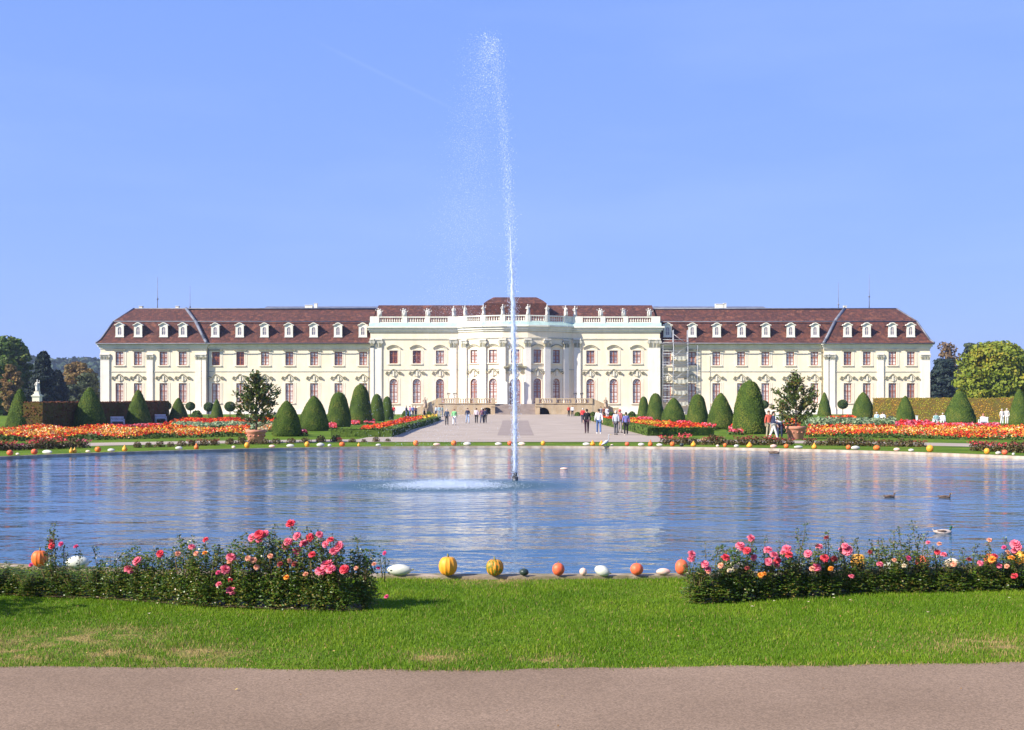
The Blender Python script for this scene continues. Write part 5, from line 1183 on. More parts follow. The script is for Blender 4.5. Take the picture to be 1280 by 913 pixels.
shoots = [(62,652),(70,664),(57,662),(86,690),(123,682),(143,690),(125,700),(230,668),(246,690),(160,695),(340,657),(350,680),(388,660),(420,668),(450,672),(447,684),(465,688),(300,685),(478,690),(882,680),(892,682),(902,688),(955,668),(997,652),(1002,662),(1035,665),(1055,676),(1065,675),(1075,672),(1115,662),(1128,657),(1122,672),(1150,650),(1152,664),(1145,668),(1170,682),(1190,690),(1215,680),(1222,690),(1262,670),(1235,688),(1100,676),(1018,680),(860,720),(1090,672),(1108,670),(1135,668),(1205,684),(270,680),(205,682),(330,676),(405,664),(930,674),(972,676),(1045,670)]
BX = []
def rose_row(side, spec):
    for i, (px, pb, ptop, hw_) in enumerate(spec):
        c = G(px, pb); s_ = c.y/F; h = (pb-ptop)*s_*1.07*rnd.uniform(.88, 1.12); r_ = hw_*s_
        lab = 'rose bush in the %s foreground bed, %s from the left' % (side, ORD[i])
        o = thing('rose_bush', lab, 'rose bush', c, 0, 'rose bushes before the pond'); me = ROSEM[i % 6]
        l = link('foliage', me[0], M['roseleaf'], o); s2 = link('stem', me[1], M['rosestem'], o)
        for q in (l, s2): q.scale = (r_/.2, r_/.2*.85, h); q.rotation_euler = (0, 0, rnd.uniform(-.5, .5))
        BX.append((px, c, o, h))
left_spec = [(-38, 743, 713, 21), (-12, 744, 711, 21), (12, 743, 709, 22), (38, 745, 710, 22), (66, 745, 706, 23), (95, 746, 711, 21), (122, 747, 708, 22), (149, 749, 706, 22), (177, 751, 700, 23), (205, 753, 692, 23), (232, 756, 690, 24), (258, 758, 688, 24), (286, 758, 688, 24), (314, 760, 684, 25), (343, 761, 685, 25), (372, 761, 680, 25), (400, 763, 686, 25), (428, 763, 690, 24), (455, 761, 694, 20)]
right_spec = [(872, 754, 706, 21), (896, 753, 706, 23), (922, 751, 698, 24), (950, 749, 702, 24), (978, 748, 696, 24), (1006, 746, 700, 24), (1034, 744, 698, 24), (1061, 742, 700, 23), (1088, 741, 702, 23), (1115, 740, 694, 23), (1142, 740, 698, 23), (1169, 739, 704, 23), (1196, 738, 708, 23), (1223, 738, 704, 22), (1250, 737, 700, 23), (1276, 737, 700, 23), (1302, 737, 700, 22)]
rose_row('left', left_spec); rose_row('right', right_spec)
for i, (px, py, sz, colr) in enumerate(blooms):
    bp, c, o, h = min(BX, key=lambda q: abs(q[0]-px)); d = c.y-rnd.uniform(.14, .2) if py > 690 else c.y-rnd.uniform(.02, .15)
    p = at(px, py, d); me = BLM[i % 4]
    b = link('rose_bloom', me, [M['rose_pink'], M['rosestem']], o, p-c); b.material_slots[0].link = 'OBJECT'; b.material_slots[0].material = M['rose_'+colr]
    s_ = sz*.5*d/F*((1.26 if px < 640 else 1.14) if colr in ('pink', 'red') else 1.0); b.scale = (s_, s_, s_); b.rotation_euler = (rnd.uniform(.2, 1.1), 0, rnd.uniform(-.9, .9))
    if py < c.z+0 or True:
        z0 = max(.02, p.z-.3); 
for i, (px, py) in enumerate(shoots):
    bp, c, o, h = min(BX, key=lambda q: abs(q[0]-px)); d = c.y+rnd.uniform(-.06, .1); p = at(px, py, d); z0 = h*.55; L_ = max(.12, p.z-z0)
    link('shoot', shoot_mesh(L_, i), [M['rosestem'], M['roseleaf_shoot']], o, (p.x-c.x, d-c.y, z0))
# canes carrying the highest blooms: short leafy shoots under each
for i, (px, py, sz, colr) in enumerate(blooms):
    bp, c, o, h = min(BX, key=lambda q: abs(q[0]-px)); p = at(px, py, c.y)
    if p.z > h*.95: link('shoot', shoot_mesh(p.z-h*.5, 100+i), [M['rosestem'], M['roseleaf_shoot']], o, (p.x-c.x, .03, h*.5-.02))
o = thing('shrub', 'leafy shrub on the lawn just outside the left edge, shading the grass', 'shrub', (-5.55, 9.8, 0))
for nm_, me_, mt_ in (('foliage', ROSEM[2][0], M['roseleaf']), ('stem', ROSEM[2][1], M['rosestem'])):
    q = link(nm_, me_, mt_, o); q.scale = (2.6, 2.2, .95)
# soil under the roses
for nm, sp in (('left', left_spec), ('right', right_spec)):
    b = MB(); top, bot = [], []
    for (px, pb, _, hw_) in sp: c = G(px, pb); bot.append((c.x, c.y-.07+rnd.uniform(-.05, .05))); top.append((c.x, c.y+.24))
    n = len(sp); b.add([(x, y, .012) for x, y in bot]+[(x, y, .012) for x, y in top], [(i, i+1, n+i+1, n+i) for i in range(n-1)]); tag(link('soil_bed', b, M['soil']), kind='structure')
SOIL = [[(G(a[0], a[1]).x, G(a[0], a[1]).y) for a in sp] for sp in (left_spec, right_spec)]
# fallen petals
b = MB()
for (px, py) in [(150, 744), (165, 752), (300, 757), (365, 765), (458, 761), (480, 752), (356, 757), (940, 763), (968, 756), (994, 744), (1010, 757), (1012, 747), (1015, 748), (1042, 752), (1262, 752), (1160, 770), (122, 751), (55, 745), (45, 745), (196, 759), (186, 772), (1063, 755)]:
    c = G(px, py); t = rnd.uniform(0, 3); b.add([(c.x+.016*math.cos(t+k*PI/2), c.y+.016*math.sin(t+k*PI/2), .035+.004*(k % 2)) for k in range(4)], [(0, 1, 2, 3)])
tag(link('fallen_petals', b, M['rose_cream']), 'pale petals scattered on the lawn before the rose bushes', 'petals', kind='stuff')

# ------------------------------------------------------------------ pumpkins and gourds on the rim
def gourd_mats():
    d = {}
    d['orange'] = [mat('orange_rind', (.80, .22, .03), (.70, .14, .03), 6, .5, objrand=.5)]
    d['red'] = [mat('red_orange_rind', (.80, .16, .06), (.72, .11, .045), 6, .5, objrand=.3)]
    d['yellow'] = [mat('yellow_rind', (.80, .30, .02), (.80, .40, .04), 6, .5, objrand=.5)]
    d['white'] = [mat('white_rind', (.66, .66, .56), (.55, .56, .46), 6, .45, objrand=.4)]
    d['cream'] = [mat('cream_rind', (.80, .62, .42), (.82, .70, .52), 6, .5, objrand=.4)]
    d['dark'] = [mat('dark_green_rind', (.02, .035, .03), (.04, .06, .05), 6, .4)]
    d['pinkish'] = [mat('pinkish_rind', (.82, .48, .36), (.80, .60, .48), 6, .5)]
    m = mat('striped_rind', (.74, .30, .02), (.62, .22, .02), 4, .5); nt = m.node_tree; N = nt.nodes; L = nt.links; bs = N['Principled BSDF']; src = bs.inputs['Base Color'].links[0].from_socket
    tc = N.new('ShaderNodeTexCoord'); nz = N.new('ShaderNodeTexNoise'); nz.inputs['Scale'].default_value = 9; mp = N.new('ShaderNodeMapping'); mp.inputs['Scale'].default_value = (1, 1, .25); L.new(tc.outputs['Object'], mp.inputs['Vector']); L.new(mp.outputs['Vector'], nz.inputs['Vector'])
    mr = N.new('ShaderNodeMapRange'); mr.inputs['From Min'].default_value = .46; mr.inputs['From Max'].default_value = .52; L.new(nz.outputs['Fac'], mr.inputs['Value'])
    mx = N.new('ShaderNodeMix'); mx.data_type = 'RGBA'; mx.inputs[7].default_value = (.14, .17, .015, 1); L.new(mr.outputs['Result'], mx.inputs[0]); L.new(src, mx.inputs[6]); L.new(mx.outputs[2], bs.inputs['Base Color']); d['striped'] = [m]
    return d
GMt = gourd_mats()
def gourd_mesh(kind):
    b = MB(); st = MB(); n = 14
    if kind == 'ribbed':
        rib = lambda t: 1-.085*abs(math.sin(t*6))**.5*1.0+.03
        b.lathe([(max(.02, math.sin(PI*i/n)**.75)*.5, .5-.5*math.cos(PI*i/n)-(.05*math.exp(-((i-n)/1.2)**2))) for i in range(n+1)], 72, 0, rib=rib)
        st.tube([(0, 0, .93), (.01, 0, 1.03), (.05, 0, 1.13)], [.075, .045, .05], 6)
    elif kind == 'round':
        b.lathe([(max(.01, math.sin(PI*i/n)**.9)*.5, .5-.5*math.cos(PI*i/n)) for i in range(n+1)], 28, 0, rib=lambda t: 1-.045*abs(math.sin(t*4))**.5)
        st.tube([(0, 0, .97), (.02, 0, 1.06), (.08, 0, 1.12)], [.06, .04, .03], 6)
    elif kind == 'drop':
        pr = [(.02, 0), (.34, .03), (.5, .2), (.5, .36), (.40, .54), (.24, .68), (.15, .8), (.11, .92), (.03, .97)]; b.lathe(pr, 24); st.tube([(0, 0, .95), (.03, 0, 1.08)], [.05, .03], 6)
    elif kind == 'oval':                     # lies on its side, unit length 1 along x
        m = 18; vs = []
        for i in range(m+1):
            u = i/m; r = max(.01, math.sin(PI*u)**.45)*.5*(1+.10*math.sin(u*3))
            for k in range(20): t = 2*PI*k/20; vs.append((u-.5, r*math.cos(t), .5+r*math.sin(t)))
        b.add(vs, [(i*20+k, i*20+(k+1) % 20, (i+1)*20+(k+1) % 20, (i+1)*20+k) for i in range(m) for k in range(20)]+[tuple(range(19, -1, -1)), tuple(range(m*20, m*20+20))], 0, True)
        st.tube([(.49, 0, .5), (.54, 0, .53), (.57, 0, .6)], [.07, .05, .05], 6)
    return b.mesh('gourd'), st.mesh('stem')
GM = {k: gourd_mesh(k) for k in ('ribbed', 'round', 'drop', 'oval')}
def gourd(px, pb, w_px, h_px, kind, colr, where, idx, rim, nm, cat, extra=None, label=None):
    # stands on the kerb: pb is where its foot shows
    if rim == 'far':
        x0 = (px-CX)/F; a_, b_, c_ = x0*x0+1, -2*(PC[1]), PC[1]**2-20.98**2; d = (-b_+math.sqrt(b_*b_-4*a_*c_))/(2*a_)
    else:
        x0 = (px-CX)/F; a_, b_, c_ = x0*x0+1, -2*(PC[1]), PC[1]**2-20.93**2; d = (-b_-math.sqrt(b_*b_-4*a_*c_))/(2*a_)
    s_ = d/F; c = Vector((x0*d, d, .039)); w_, h_ = w_px*s_, h_px*s_
    o = thing(nm, label or ('%s, %s' % (where, idx)), cat, c, rnd.uniform(-.25, .25) if kind == 'oval' else rnd.uniform(0, 6), 'pumpkins and gourds on the pond rim')
    g_, st = GM[kind]; q = link('rind', g_, GMt['orange'], o); q.material_slots[0].link = 'OBJECT'; q.material_slots[0].material = GMt[colr][0]
    t = link('stem', st, M['stem'], o)
    for e in (q, t):
        e.scale = (w_, w_ if kind != 'oval' else h_, h_)
    if kind == 'oval' and extra: 
        for e in (q, t): e.rotation_euler = (0, extra, 0)
CN = {'orange': 'orange', 'red': 'red orange', 'yellow': 'yellow', 'white': 'white', 'cream': 'cream', 'dark': 'dark green', 'pinkish': 'pinkish', 'striped': 'green striped'}
near = [(50, 20, 21, 'ribbed', 'orange', 'orange ribbed pumpkin half hidden by the far left rose bushes'), (97, 29, 15, 'oval', 'white', 'large white oval gourd behind the left rose bushes'), (499, 31, 13, 'oval', 'white', 'white oval gourd just right of the left rose bushes'),
        (560, 23, 24, 'ribbed', 'yellow', 'orange yellow ribbed pumpkin, larger one without green stripes'), (618.5, 21.5, 21, 'ribbed', 'striped', 'ribbed pumpkin with green stripes and a tall stem'), (655, 12, 9, 'round', 'dark', 'small dark green gourd in the middle of the near rim'),
        (698, 16, 16, 'round', 'red', 'red orange round pumpkin right of the small dark gourd'), (729, 9.5, 9.5, 'round', 'pinkish', 'tiny pinkish gourd between a red pumpkin and a white gourd'), (751, 20, 12, 'oval', 'white', 'tilted white oval gourd right of the tiny pinkish gourd'),
        (796, 17, 15, 'round', 'red', 'red orange pumpkin between two pale gourds'), (829, 18, 8, 'oval', 'pinkish', 'flat pinkish white gourd just left of the right rose bushes'), (852, 17, 19, 'round', 'red', 'red orange pumpkin touching the first right rose bush'),
        (918, 30, 15, 'oval', 'cream', 'cream gourd hidden behind the right rose bushes, leftmost there'), (998, 20, 12, 'oval', 'white', 'white gourd hidden behind the right rose bushes under a tall shoot'), (1073, 19, 22, 'ribbed', 'yellow', 'golden yellow ribbed pumpkin among the right rose bushes'),
        (1112, 16, 12, 'oval', 'white', 'white gourd right of the golden pumpkin, smaller of two'), (1127, 18, 13, 'oval', 'white', 'white gourd right of the golden pumpkin, larger of two'), (1153, 18, 17, 'round', 'red', 'red orange pumpkin behind a tall rose shoot on the right'), (1190, 20, 12, 'oval', 'cream', 'cream gourd behind the low part of the right rose bushes'),
        (1238, 17, 17, 'round', 'red', 'red orange pumpkin near the right edge behind roses'), (1276, 18, 19, 'ribbed', 'yellow', 'orange yellow pumpkin cut off at the right edge')]
for (px, w_, h_, kd, cl, lb) in near: gourd(px, 0, w_, h_, kd, cl, '', '', 'near', 'pumpkin' if kd in ('ribbed', 'round') and cl not in ('dark', 'pinkish') else 'gourd', 'pumpkin' if kd in ('ribbed', 'round') and cl not in ('dark', 'pinkish') else 'gourd', extra=.3 if px == 751 else None, label=lb)
far = [(12.5,8,7,'round','red'),(22,5,3,'oval','cream'),(43,8,7,'round','red'),(59,14,5,'oval','white'),(89,5,7.5,'drop','yellow'),(93.5,5,7.5,'drop','yellow'),(110,6,3,'oval','cream'),(122.5,8,7,'round','orange'),(139,9,4,'oval','white'),(156,6.5,8.5,'drop','yellow'),
(223.7,9,4.2,'oval','white'),(245.6,6,8,'drop','orange'),(292,5,3.4,'oval','cream'),(309,7,7.5,'round','yellow'),(340,8,3.6,'oval','pinkish'),(363,10,4,'oval','white'),(384,6.5,7,'round','yellow'),(400.7,10,5,'oval','white'),(412,5,3.6,'round','white'),(427.8,7.5,6,'round','orange'),(448.5,3.5,5,'drop','yellow'),(473,6.5,3,'oval','white'),
(520,7,7,'round','orange'),(546,9,3.4,'oval','pinkish'),(567.5,7.5,6.5,'round','orange'),(584,10,4.4,'oval','white'),(623,9,4,'oval','white'),(637.5,6.5,6,'round','red'),(652,9.5,4.2,'oval','cream'),(679,6,6,'round','yellow'),(733,9.5,4,'oval','white'),(741,6.5,7,'drop','yellow'),(752,6.5,7,'drop','yellow'),(765,3.5,2.2,'round','cream'),(784,6,5,'round','red'),(801.5,8,4,'oval','white'),(813,6,8,'drop','orange'),(824.4,8,3.5,'oval','white'),(840.6,6.5,6,'round','orange'),(852,5.5,4.4,'round','dark'),(867,7,7.5,'drop','yellow'),(897,4.4,3,'oval','cream'),(906.4,5,5,'round','orange'),(920.5,6.5,3.5,'oval','white'),(937,7.5,7.5,'drop','yellow'),(967,9,4.4,'oval','pinkish'),(983,6.5,5.5,'round','orange'),(998,12,3.6,'oval','white'),(1018,6.5,8,'drop','yellow'),
(1060.6,6.5,6,'round','orange'),(1069.4,12,5,'oval','white'),(1096,9,6.5,'round','orange'),(1121,8,4,'oval','pinkish'),(1139,7,3.4,'oval','white'),(1162.5,9,9,'round','yellow'),(1233.7,7.5,7.5,'round','yellow'),(1248,8,4,'oval','white'),(1256,7.5,6.5,'round','red'),(1266.7,3.5,3.2,'round','white')]
cnt = {}
for (px, w_, h_, kd, cl) in far:
    noun = 'pumpkin' if kd == 'round' and cl in ('orange', 'red', 'yellow') else 'pear shaped gourd' if kd == 'drop' else 'gourd'
    side = 'left of the jet' if px < 640 else 'right of the jet'
    key = (CN[cl]+' '+noun, side); cnt[key] = cnt.get(key, 0)+1
    gourd(px, 0, w_, h_, kd, cl, 'x', 'x', 'far', 'pumpkin' if noun == 'pumpkin' else 'gourd', 'pumpkin' if noun == 'pumpkin' else 'gourd',
          label='%s on the far rim %s, %s from left' % (key[0], side, ORD[cnt[key]-1]))

# ------------------------------------------------------------------ birds
def duck(px, py, L_, rz, body, head, label):
    c = W(px, py, WZ); o = thing('duck', label, 'duck', c, rz)
    b = MB(); n = 12; vs = []
    prof = [(-.5, .13, .02), (-.42, .10, .06), (-.3, .07, .10), (-.1, .06, .145), (.1, .055, .15), (.28, .06, .12), (.38, .08, .07), (.42, .09, .02)]
    pts = [(x, 0, z) for x, z, r in prof]; b.tube(pts, [r for _, _, r in prof], 12, 0, sx=1.15)
    b.tube([(.30, 0, .12), (.36, 0, .2), (.37, 0, .27)], [.07, .05, .05], 9, 1)
    b.lathe([(.01, -.075), (.05, -.055), (.072, 0), (.055, .05), (.01, .07)], 10, 1, (.39, 0, .31)); b.tube([(.44, 0, .30), (.54, 0, .285)], [.032, .02], 7, 2, sx=1.3)
    b.tube([(-.42, 0, .16), (-.56, 0, .22)], [.04, .01], 6, 0)
    q = link('body', b, [M[body], M[head], M['bill']], o); q.scale = (L_, L_, L_)
    w_ = MB(); 
    for sg in (-1, 1): w_.tube([(-.34, sg*.12, .15), (-.05, sg*.155, .13), (.16, sg*.12, .11)], [.02, .055, .02], 7)
    q = link('wing', w_, M['duck'], o); q.scale = (L_, L_, L_)
duck(1112, 622, .27, R(8), 'duck', 'duck', 'brown duck swimming on the pond, left one of a pair')
duck(1181, 622.5, .28, R(-6), 'duck', 'duck', 'dark brown duck swimming at the right of a pair')
duck(1179, 667, .31, R(4), 'duckpale', 'duckgreen', 'pale mallard with a dark green head swimming above the right roses')
duck(968, 567, .5, R(-20), 'duck', 'duckpale', 'duck swimming close to the far rim below the right pot')
# heron at the far rim
x0 = (758-CX)/F; d = 53.35; c = Vector((x0*d, d, WZ)); o = thing('heron', 'pale grey heron standing in the water at the far rim of the pond', 'heron', c, 0)
b = MB(); b.tube([(-.22, 0, .16), (-.12, 0, .24), (.0, 0, .31), (.08, 0, .36)], [.02, .06, .075, .04], 9); b.tube([(.06, 0, .35), (.11, 0, .42), (.09, 0, .52), (.10, 0, .60), (.13, 0, .63)], [.04, .024, .018, .018, .02], 7)
b.lathe([(.005, -.035), (.025, -.01), (.028, .01), (.01, .03)], 8, 0, (.135, 0, .635)); link('body', b, M['heron'], o)
b = MB(); b.tube([(.15, 0, .64), (.27, 0, .625)], [.012, .003], 5); link('beak', b, M['bill'], o)
b = MB(); b.tube([(-.24, -.05, .15), (-.1, -.075, .24), (.02, -.065, .30)], [.015, .045, .03], 6); link('wing', b, M['steel'], o)
for y in (-.025, .025):
    b = MB(); b.tube([(-.02, y, .26), (.01, y, .13), (-.01, y, -.06)], .008, 5); link('leg', b, M['stem'], o)
# drifting pinkish gourd
c = W(705, 587, WZ); o = thing('gourd', 'small pinkish gourd drifting on the pond right of the jet', 'gourd', (c.x, c.y, WZ-.015))
q = link('rind', GM['oval'][0], None, o); q.scale = (.24, .09, .07); q.material_slots[0].link = 'OBJECT'; q.material_slots[0].material = GMt['pinkish'][0]

# ------------------------------------------------------------------ fountain
FY = 30.0
fo = thing('fountain', 'tall white fountain jet with drifting spray rising from the pond', 'fountain', (0, FY, WZ))
b = MB(); b.tube([(0, 0, -.3), (0, 0, .10)], .075, 14); b.tube([(0, 0, .10), (0, 0, .19)], .055, 14); link('nozzle', b, M['iron'], fo)
s_ = FY/F; HT = (600-52)*s_
def jx_(z): u = z/HT; return (-7*u**1.5-19*u**3.2)*s_    # centre line leans to the left
r = rs; 
def tets(P, s, stretch=1.8):
    n = len(P); a = rand_dirs(n)*s[:, None]; b_ = rand_dirs(n)*s[:, None]; c_ = -(a+b_)*.7; e = np.zeros((n, 3)); e[:, 2] = s*stretch
    V = [P+a, P+b_, P+c_, P+e]; F_ = [(0, 1, 2), (0, 1, 3), (1, 2, 3), (2, 0, 3)]
    T = np.stack([np.stack([V[i] for i in f], 1) for f in F_], 1); return T.reshape(-1, 3, 3)
# solid lower jet, ragged, breaking up with height
b = MB(); n = 70; pts, rad = [], []
for i in range(n+1):
    z = .18+(HT*.56)*i/n; pts.append((jx_(z)+rs.normal(0, .003+.007*i/n), rs.normal(0, .008), z)); rad.append((.042+.022*(i/n))*(1+.14*rs.randn()*(.3+i/n))*(1 if i < n*.65 else max(.05, 1-(i-n*.65)/(n*.35))))
b.tube(pts, [max(.008, abs(q)) for q in rad], 7); 
mj = mat('jet_water', (0.92, 0.95, 0.99), (0.74, 0.83, 0.96), 14, 0.3, trans=0.4, spec=0.5, stretch=(1, 1, .12)); nt = mj.node_tree; out_ = nt.nodes['Material Output']; sh_ = out_.inputs['Surface'].links[0].from_socket
tp_ = nt.nodes.new('ShaderNodeBsdfTransparent'); ms_ = nt.nodes.new('ShaderNodeMixShader'); ms_.inputs[0].default_value = .85; nt.links.new(tp_.outputs[0], ms_.inputs[1]); nt.links.new(sh_, ms_.inputs[2]); nt.links.new(ms_.outputs[0], out_.inputs['Surface'])
link('jet', b, mj, fo)
m = 12000; u = rs.rand(m)**1.15; z = u*HT; sp = .035+.075*u**.8
P = np.stack([np.array([jx_(q) for q in z])+rs.normal(0, 1, m)*sp, rs.normal(0, 1, m)*sp, z], 1); link('jet_drops', npmesh('jet_drops', tets(P, (.003+.007*rs.rand(m))*(1-.45*u), 4.0), 3), M['water_white'], fo)
# crown of the jet and the curtain that drifts left and falls
m = 1100; P = np.stack([rs.normal(jx_(HT)-.10, .16, m), rs.normal(0, .2, m), HT-np.abs(rs.normal(0, .9, m))+.15], 1); link('crown_spray', npmesh('crown_spray', tets(P, .003+.007*rs.rand(m)**3, 4.5), 3), M['water_white'], fo)
m = 36000; f = rs.rand(m)**.9; z = HT*(1-f)+.3*rs.rand(m)       # f: how far it has fallen
cxl = jx_(HT)-.25-1.25*f**1.0; wd_ = .25+.42*f
den = rs.rand(m); keep = den < (1-.55*f)
strk = .22*np.sin(z*3.1+2)+.12*np.sin(z*7.7)
P = np.stack([cxl+rs.normal(0, 1, m)*wd_+strk*f, rs.normal(0, .45, m), z], 1)[keep]; link('drifting_spray', npmesh('drifting_spray', tets(P, .0018+.0034*rs.rand(len(P))**2, 3.4), 3), M['water_white'], fo)
# splash where the drops come down
m = 24000; P = np.stack([SPL[0]+rs.normal(0, .68, m), SPL[1]-FY+FY*0+rs.normal(0, .55, m), np.abs(rs.normal(0, .05, m))], 1); P[:, 1] = SPL[1]-FY+rs.normal(0, .75, m)
P[:, 2] *= np.exp(-((P[:, 0]-SPL[0])/1.3)**2); link('splash', npmesh('splash', tets(P, .003+.006*rs.rand(m), 1.0), 3), M['water_white'], fo)
m = 1200; u = rs.rand(m); P = np.stack([jx_(HT)-1.5-1.1*(1-u)+rs.normal(0, .5, m), SPL[1]-FY+rs.normal(0, .5, m), u*HT*.3], 1); link('falling_drops', npmesh('falling_drops', tets(P, .0025+.004*rs.rand(m), 3), 3), M['water_white'], fo)

# ------------------------------------------------------------------ lawn blades in front
def blades(n, xr, yf, h, name, label):
    x = rs.uniform(xr[0], xr[1], n); e = edge_y(x)-.03+np.abs(rs.normal(0, .022, n))*-1*0; top = PC[1]-np.sqrt(np.maximum(0, 20.90**2-x*x)); y = e+(top-e)*rs.rand(n)-np.abs(rs.normal(0, .02, n))
    ok = y < top-.01
    for so in SOIL:
        so = np.array(so); yb = np.interp(x, so[:, 0], so[:, 1]); inx = (x > so[0, 0]) & (x < so[-1, 0]); ok &= ~(inx & (y > yb-.02-.08*rs.rand(n)) & (y < yb+.22))
    dry = np.zeros(n)
    for (a, c, q) in PATCHES: dry = np.maximum(dry, np.exp(-(((x-a)/(q*1.5))**2+((y-c)/q)**2)))
    dry = dry*np.clip(1.2+1.1*np.sin(x*7.3+2*np.sin(y*9.1))*np.sin(y*11+np.sin(x*5)), 0, 1)
    ok &= rs.rand(n) > dry*.75
    x, y, dry = x[ok], y[ok], dry[ok]; n = len(x)
    dry = np.maximum(dry, .5*np.exp(-((y-e[ok])/.05)**2))
    cl = .75+.25*np.sin(x*3.1+np.sin(y*4))*np.sin(y*2.3+x); hh = h*(.5+.8*rs.rand(n))*cl
    t = rs.rand(n)*2*PI; ln_ = hh*rs.uniform(.1, .8, n); t2 = rs.rand(n)*2*PI; w_ = .0022+.0016*rs.rand(n)
    A = np.stack([x-w_*np.cos(t), y-w_*np.sin(t), np.zeros(n)], 1); B = np.stack([x+w_*np.cos(t), y+w_*np.sin(t), np.zeros(n)], 1); C = np.stack([x+ln_*np.cos(t2), y+ln_*np.sin(t2), hh], 1)
    mi = (rs.rand(n) < .05+.75*dry).astype(int)
    o = link(name, npmesh('grass', np.stack([A, B, C], 1), 3, mi), [M['blade'], M['straw']]); tag(o, label, 'grass', kind='stuff')
M['blade'] = mat('grass_blade', (.080, .178, .004), (.142, .258, .007), 1.1, .6, island=.45, c3=(.26, .34, .02), trans=.35, spec=.25)
M['straw'] = mat('dry_grass_blade', (.38, .27, .11), (.28, .20, .07), 3, .8, island=.5, trans=.2)
blades(330000, (-7.5, 7.5), 0, .036, 'grass', 'short green lawn between the road and the pond')

# leaf litter
n = 260; x = rs.uniform(-7, 7, n); y = np.where(rs.rand(n) < .75, rs.uniform(8.1, 11.5, n), rs.uniform(5.5, 8, n)); on = y > edge_y(x)
P = np.stack([x, y, np.where(on, .028+.012*rs.rand(n), .016)], 1)[(rs.rand(n) < .8) | on]
M['litter'] = mat('fallen_leaf', (.30, .16, .05), (.18, .09, .03), 5, .8, island=.8, c3=(.50, .38, .12))
tag(link('fallen_leaves', npmesh('fallen_leaves', quads(P, .009*(.5+.9*rs.rand(len(P))), flat=1.2, aspect=.7), 4), M['litter']), 'small dry leaves scattered over the lawn and the road edge', 'fallen leaves', kind='stuff')

# ------------------------------------------------------------------ people
def joints(pose, ph):
    """joint positions of a 1.75 m figure facing -Y"""
    J = dict(pel=(0, 0, .95), ab=(0, 0, 1.08), ch=(0, .0, 1.30), nk=(0, .01, 1.48), hd=(0, -.01, 1.60), tp=(0, 0, 1.71))
    sw = {'stand': .03, 'walk': .24}.get(pose, 0)*(1 if ph % 2 == 0 else -1)
    for s, n in ((-1, 'L'), (1, 'R')):
        a = sw*s
        if pose == 'sit':
            J['hp'+n] = (s*.10, 0, .50); J['kn'+n] = (s*.13, -.42, .50); J['an'+n] = (s*.13, -.42, .09); J['to'+n] = (s*.14, -.56, .04)
        else:
            J['hp'+n] = (s*.095, 0, .90); J['kn'+n] = (s*.10, -a*.45-.02, .50); J['an'+n] = (s*.10, -a+(.06 if a < 0 else 0), .09); J['to'+n] = (s*.12, -a-.14+(.06 if a < 0 else 0), .035)
        b_ = -a
        J['sh'+n] = (s*.175, 0, 1.41)
        if pose == 'sit': J['el'+n] = (s*.23, .0, 1.13); J['wr'+n] = (s*.12, -.24, 1.03); J['ha'+n] = (s*.08, -.31, 1.01)
        elif pose == 'hold' and s > 0: J['el'+n] = (s*.22, .02, 1.14); J['wr'+n] = (s*.12, -.20, 1.16); J['ha'+n] = (s*.08, -.27, 1.18)
        else: J['el'+n] = (s*.235, b_*.3+.02, 1.13); J['wr'+n] = (s*.25, b_*.8-.03, .89); J['ha'+n] = (s*.25, b_*.9-.05, .80)
    if pose == 'sit':
        for k in ('pel', 'ab', 'ch', 'nk', 'hd', 'tp', 'shL', 'shR', 'elL', 'elR', 'wrL', 'wrR', 'haL', 'haR'): J[k] = (J[k][0], J[k][1], J[k][2]-.42)
    return J
def skin(name, V, E, Rr, root=0, lv=1):
    me = bpy.data.meshes.new(name); me.from_pydata(V, E, []); o = bpy.data.objects.new(name, me); COL.objects.link(o)
    md = o.modifiers.new('skin', 'SKIN'); md.use_smooth_shade = True
    for i, q in enumerate(Rr):
        sv = me.skin_vertices[0].data[i]; sv.radius = q if hasattr(q, '__len__') else (q, q); sv.use_root = (i == root)
    sb = o.modifiers.new('sub', 'SUBSURF'); sb.levels = lv; sb.render_levels = lv
    dg = bpy.context.evaluated_depsgraph_get(); dg.update(); out = bpy.data.meshes.new_from_object(o.evaluated_get(dg)); out.name = name; bpy.data.objects.remove(o); return out
PM = {}
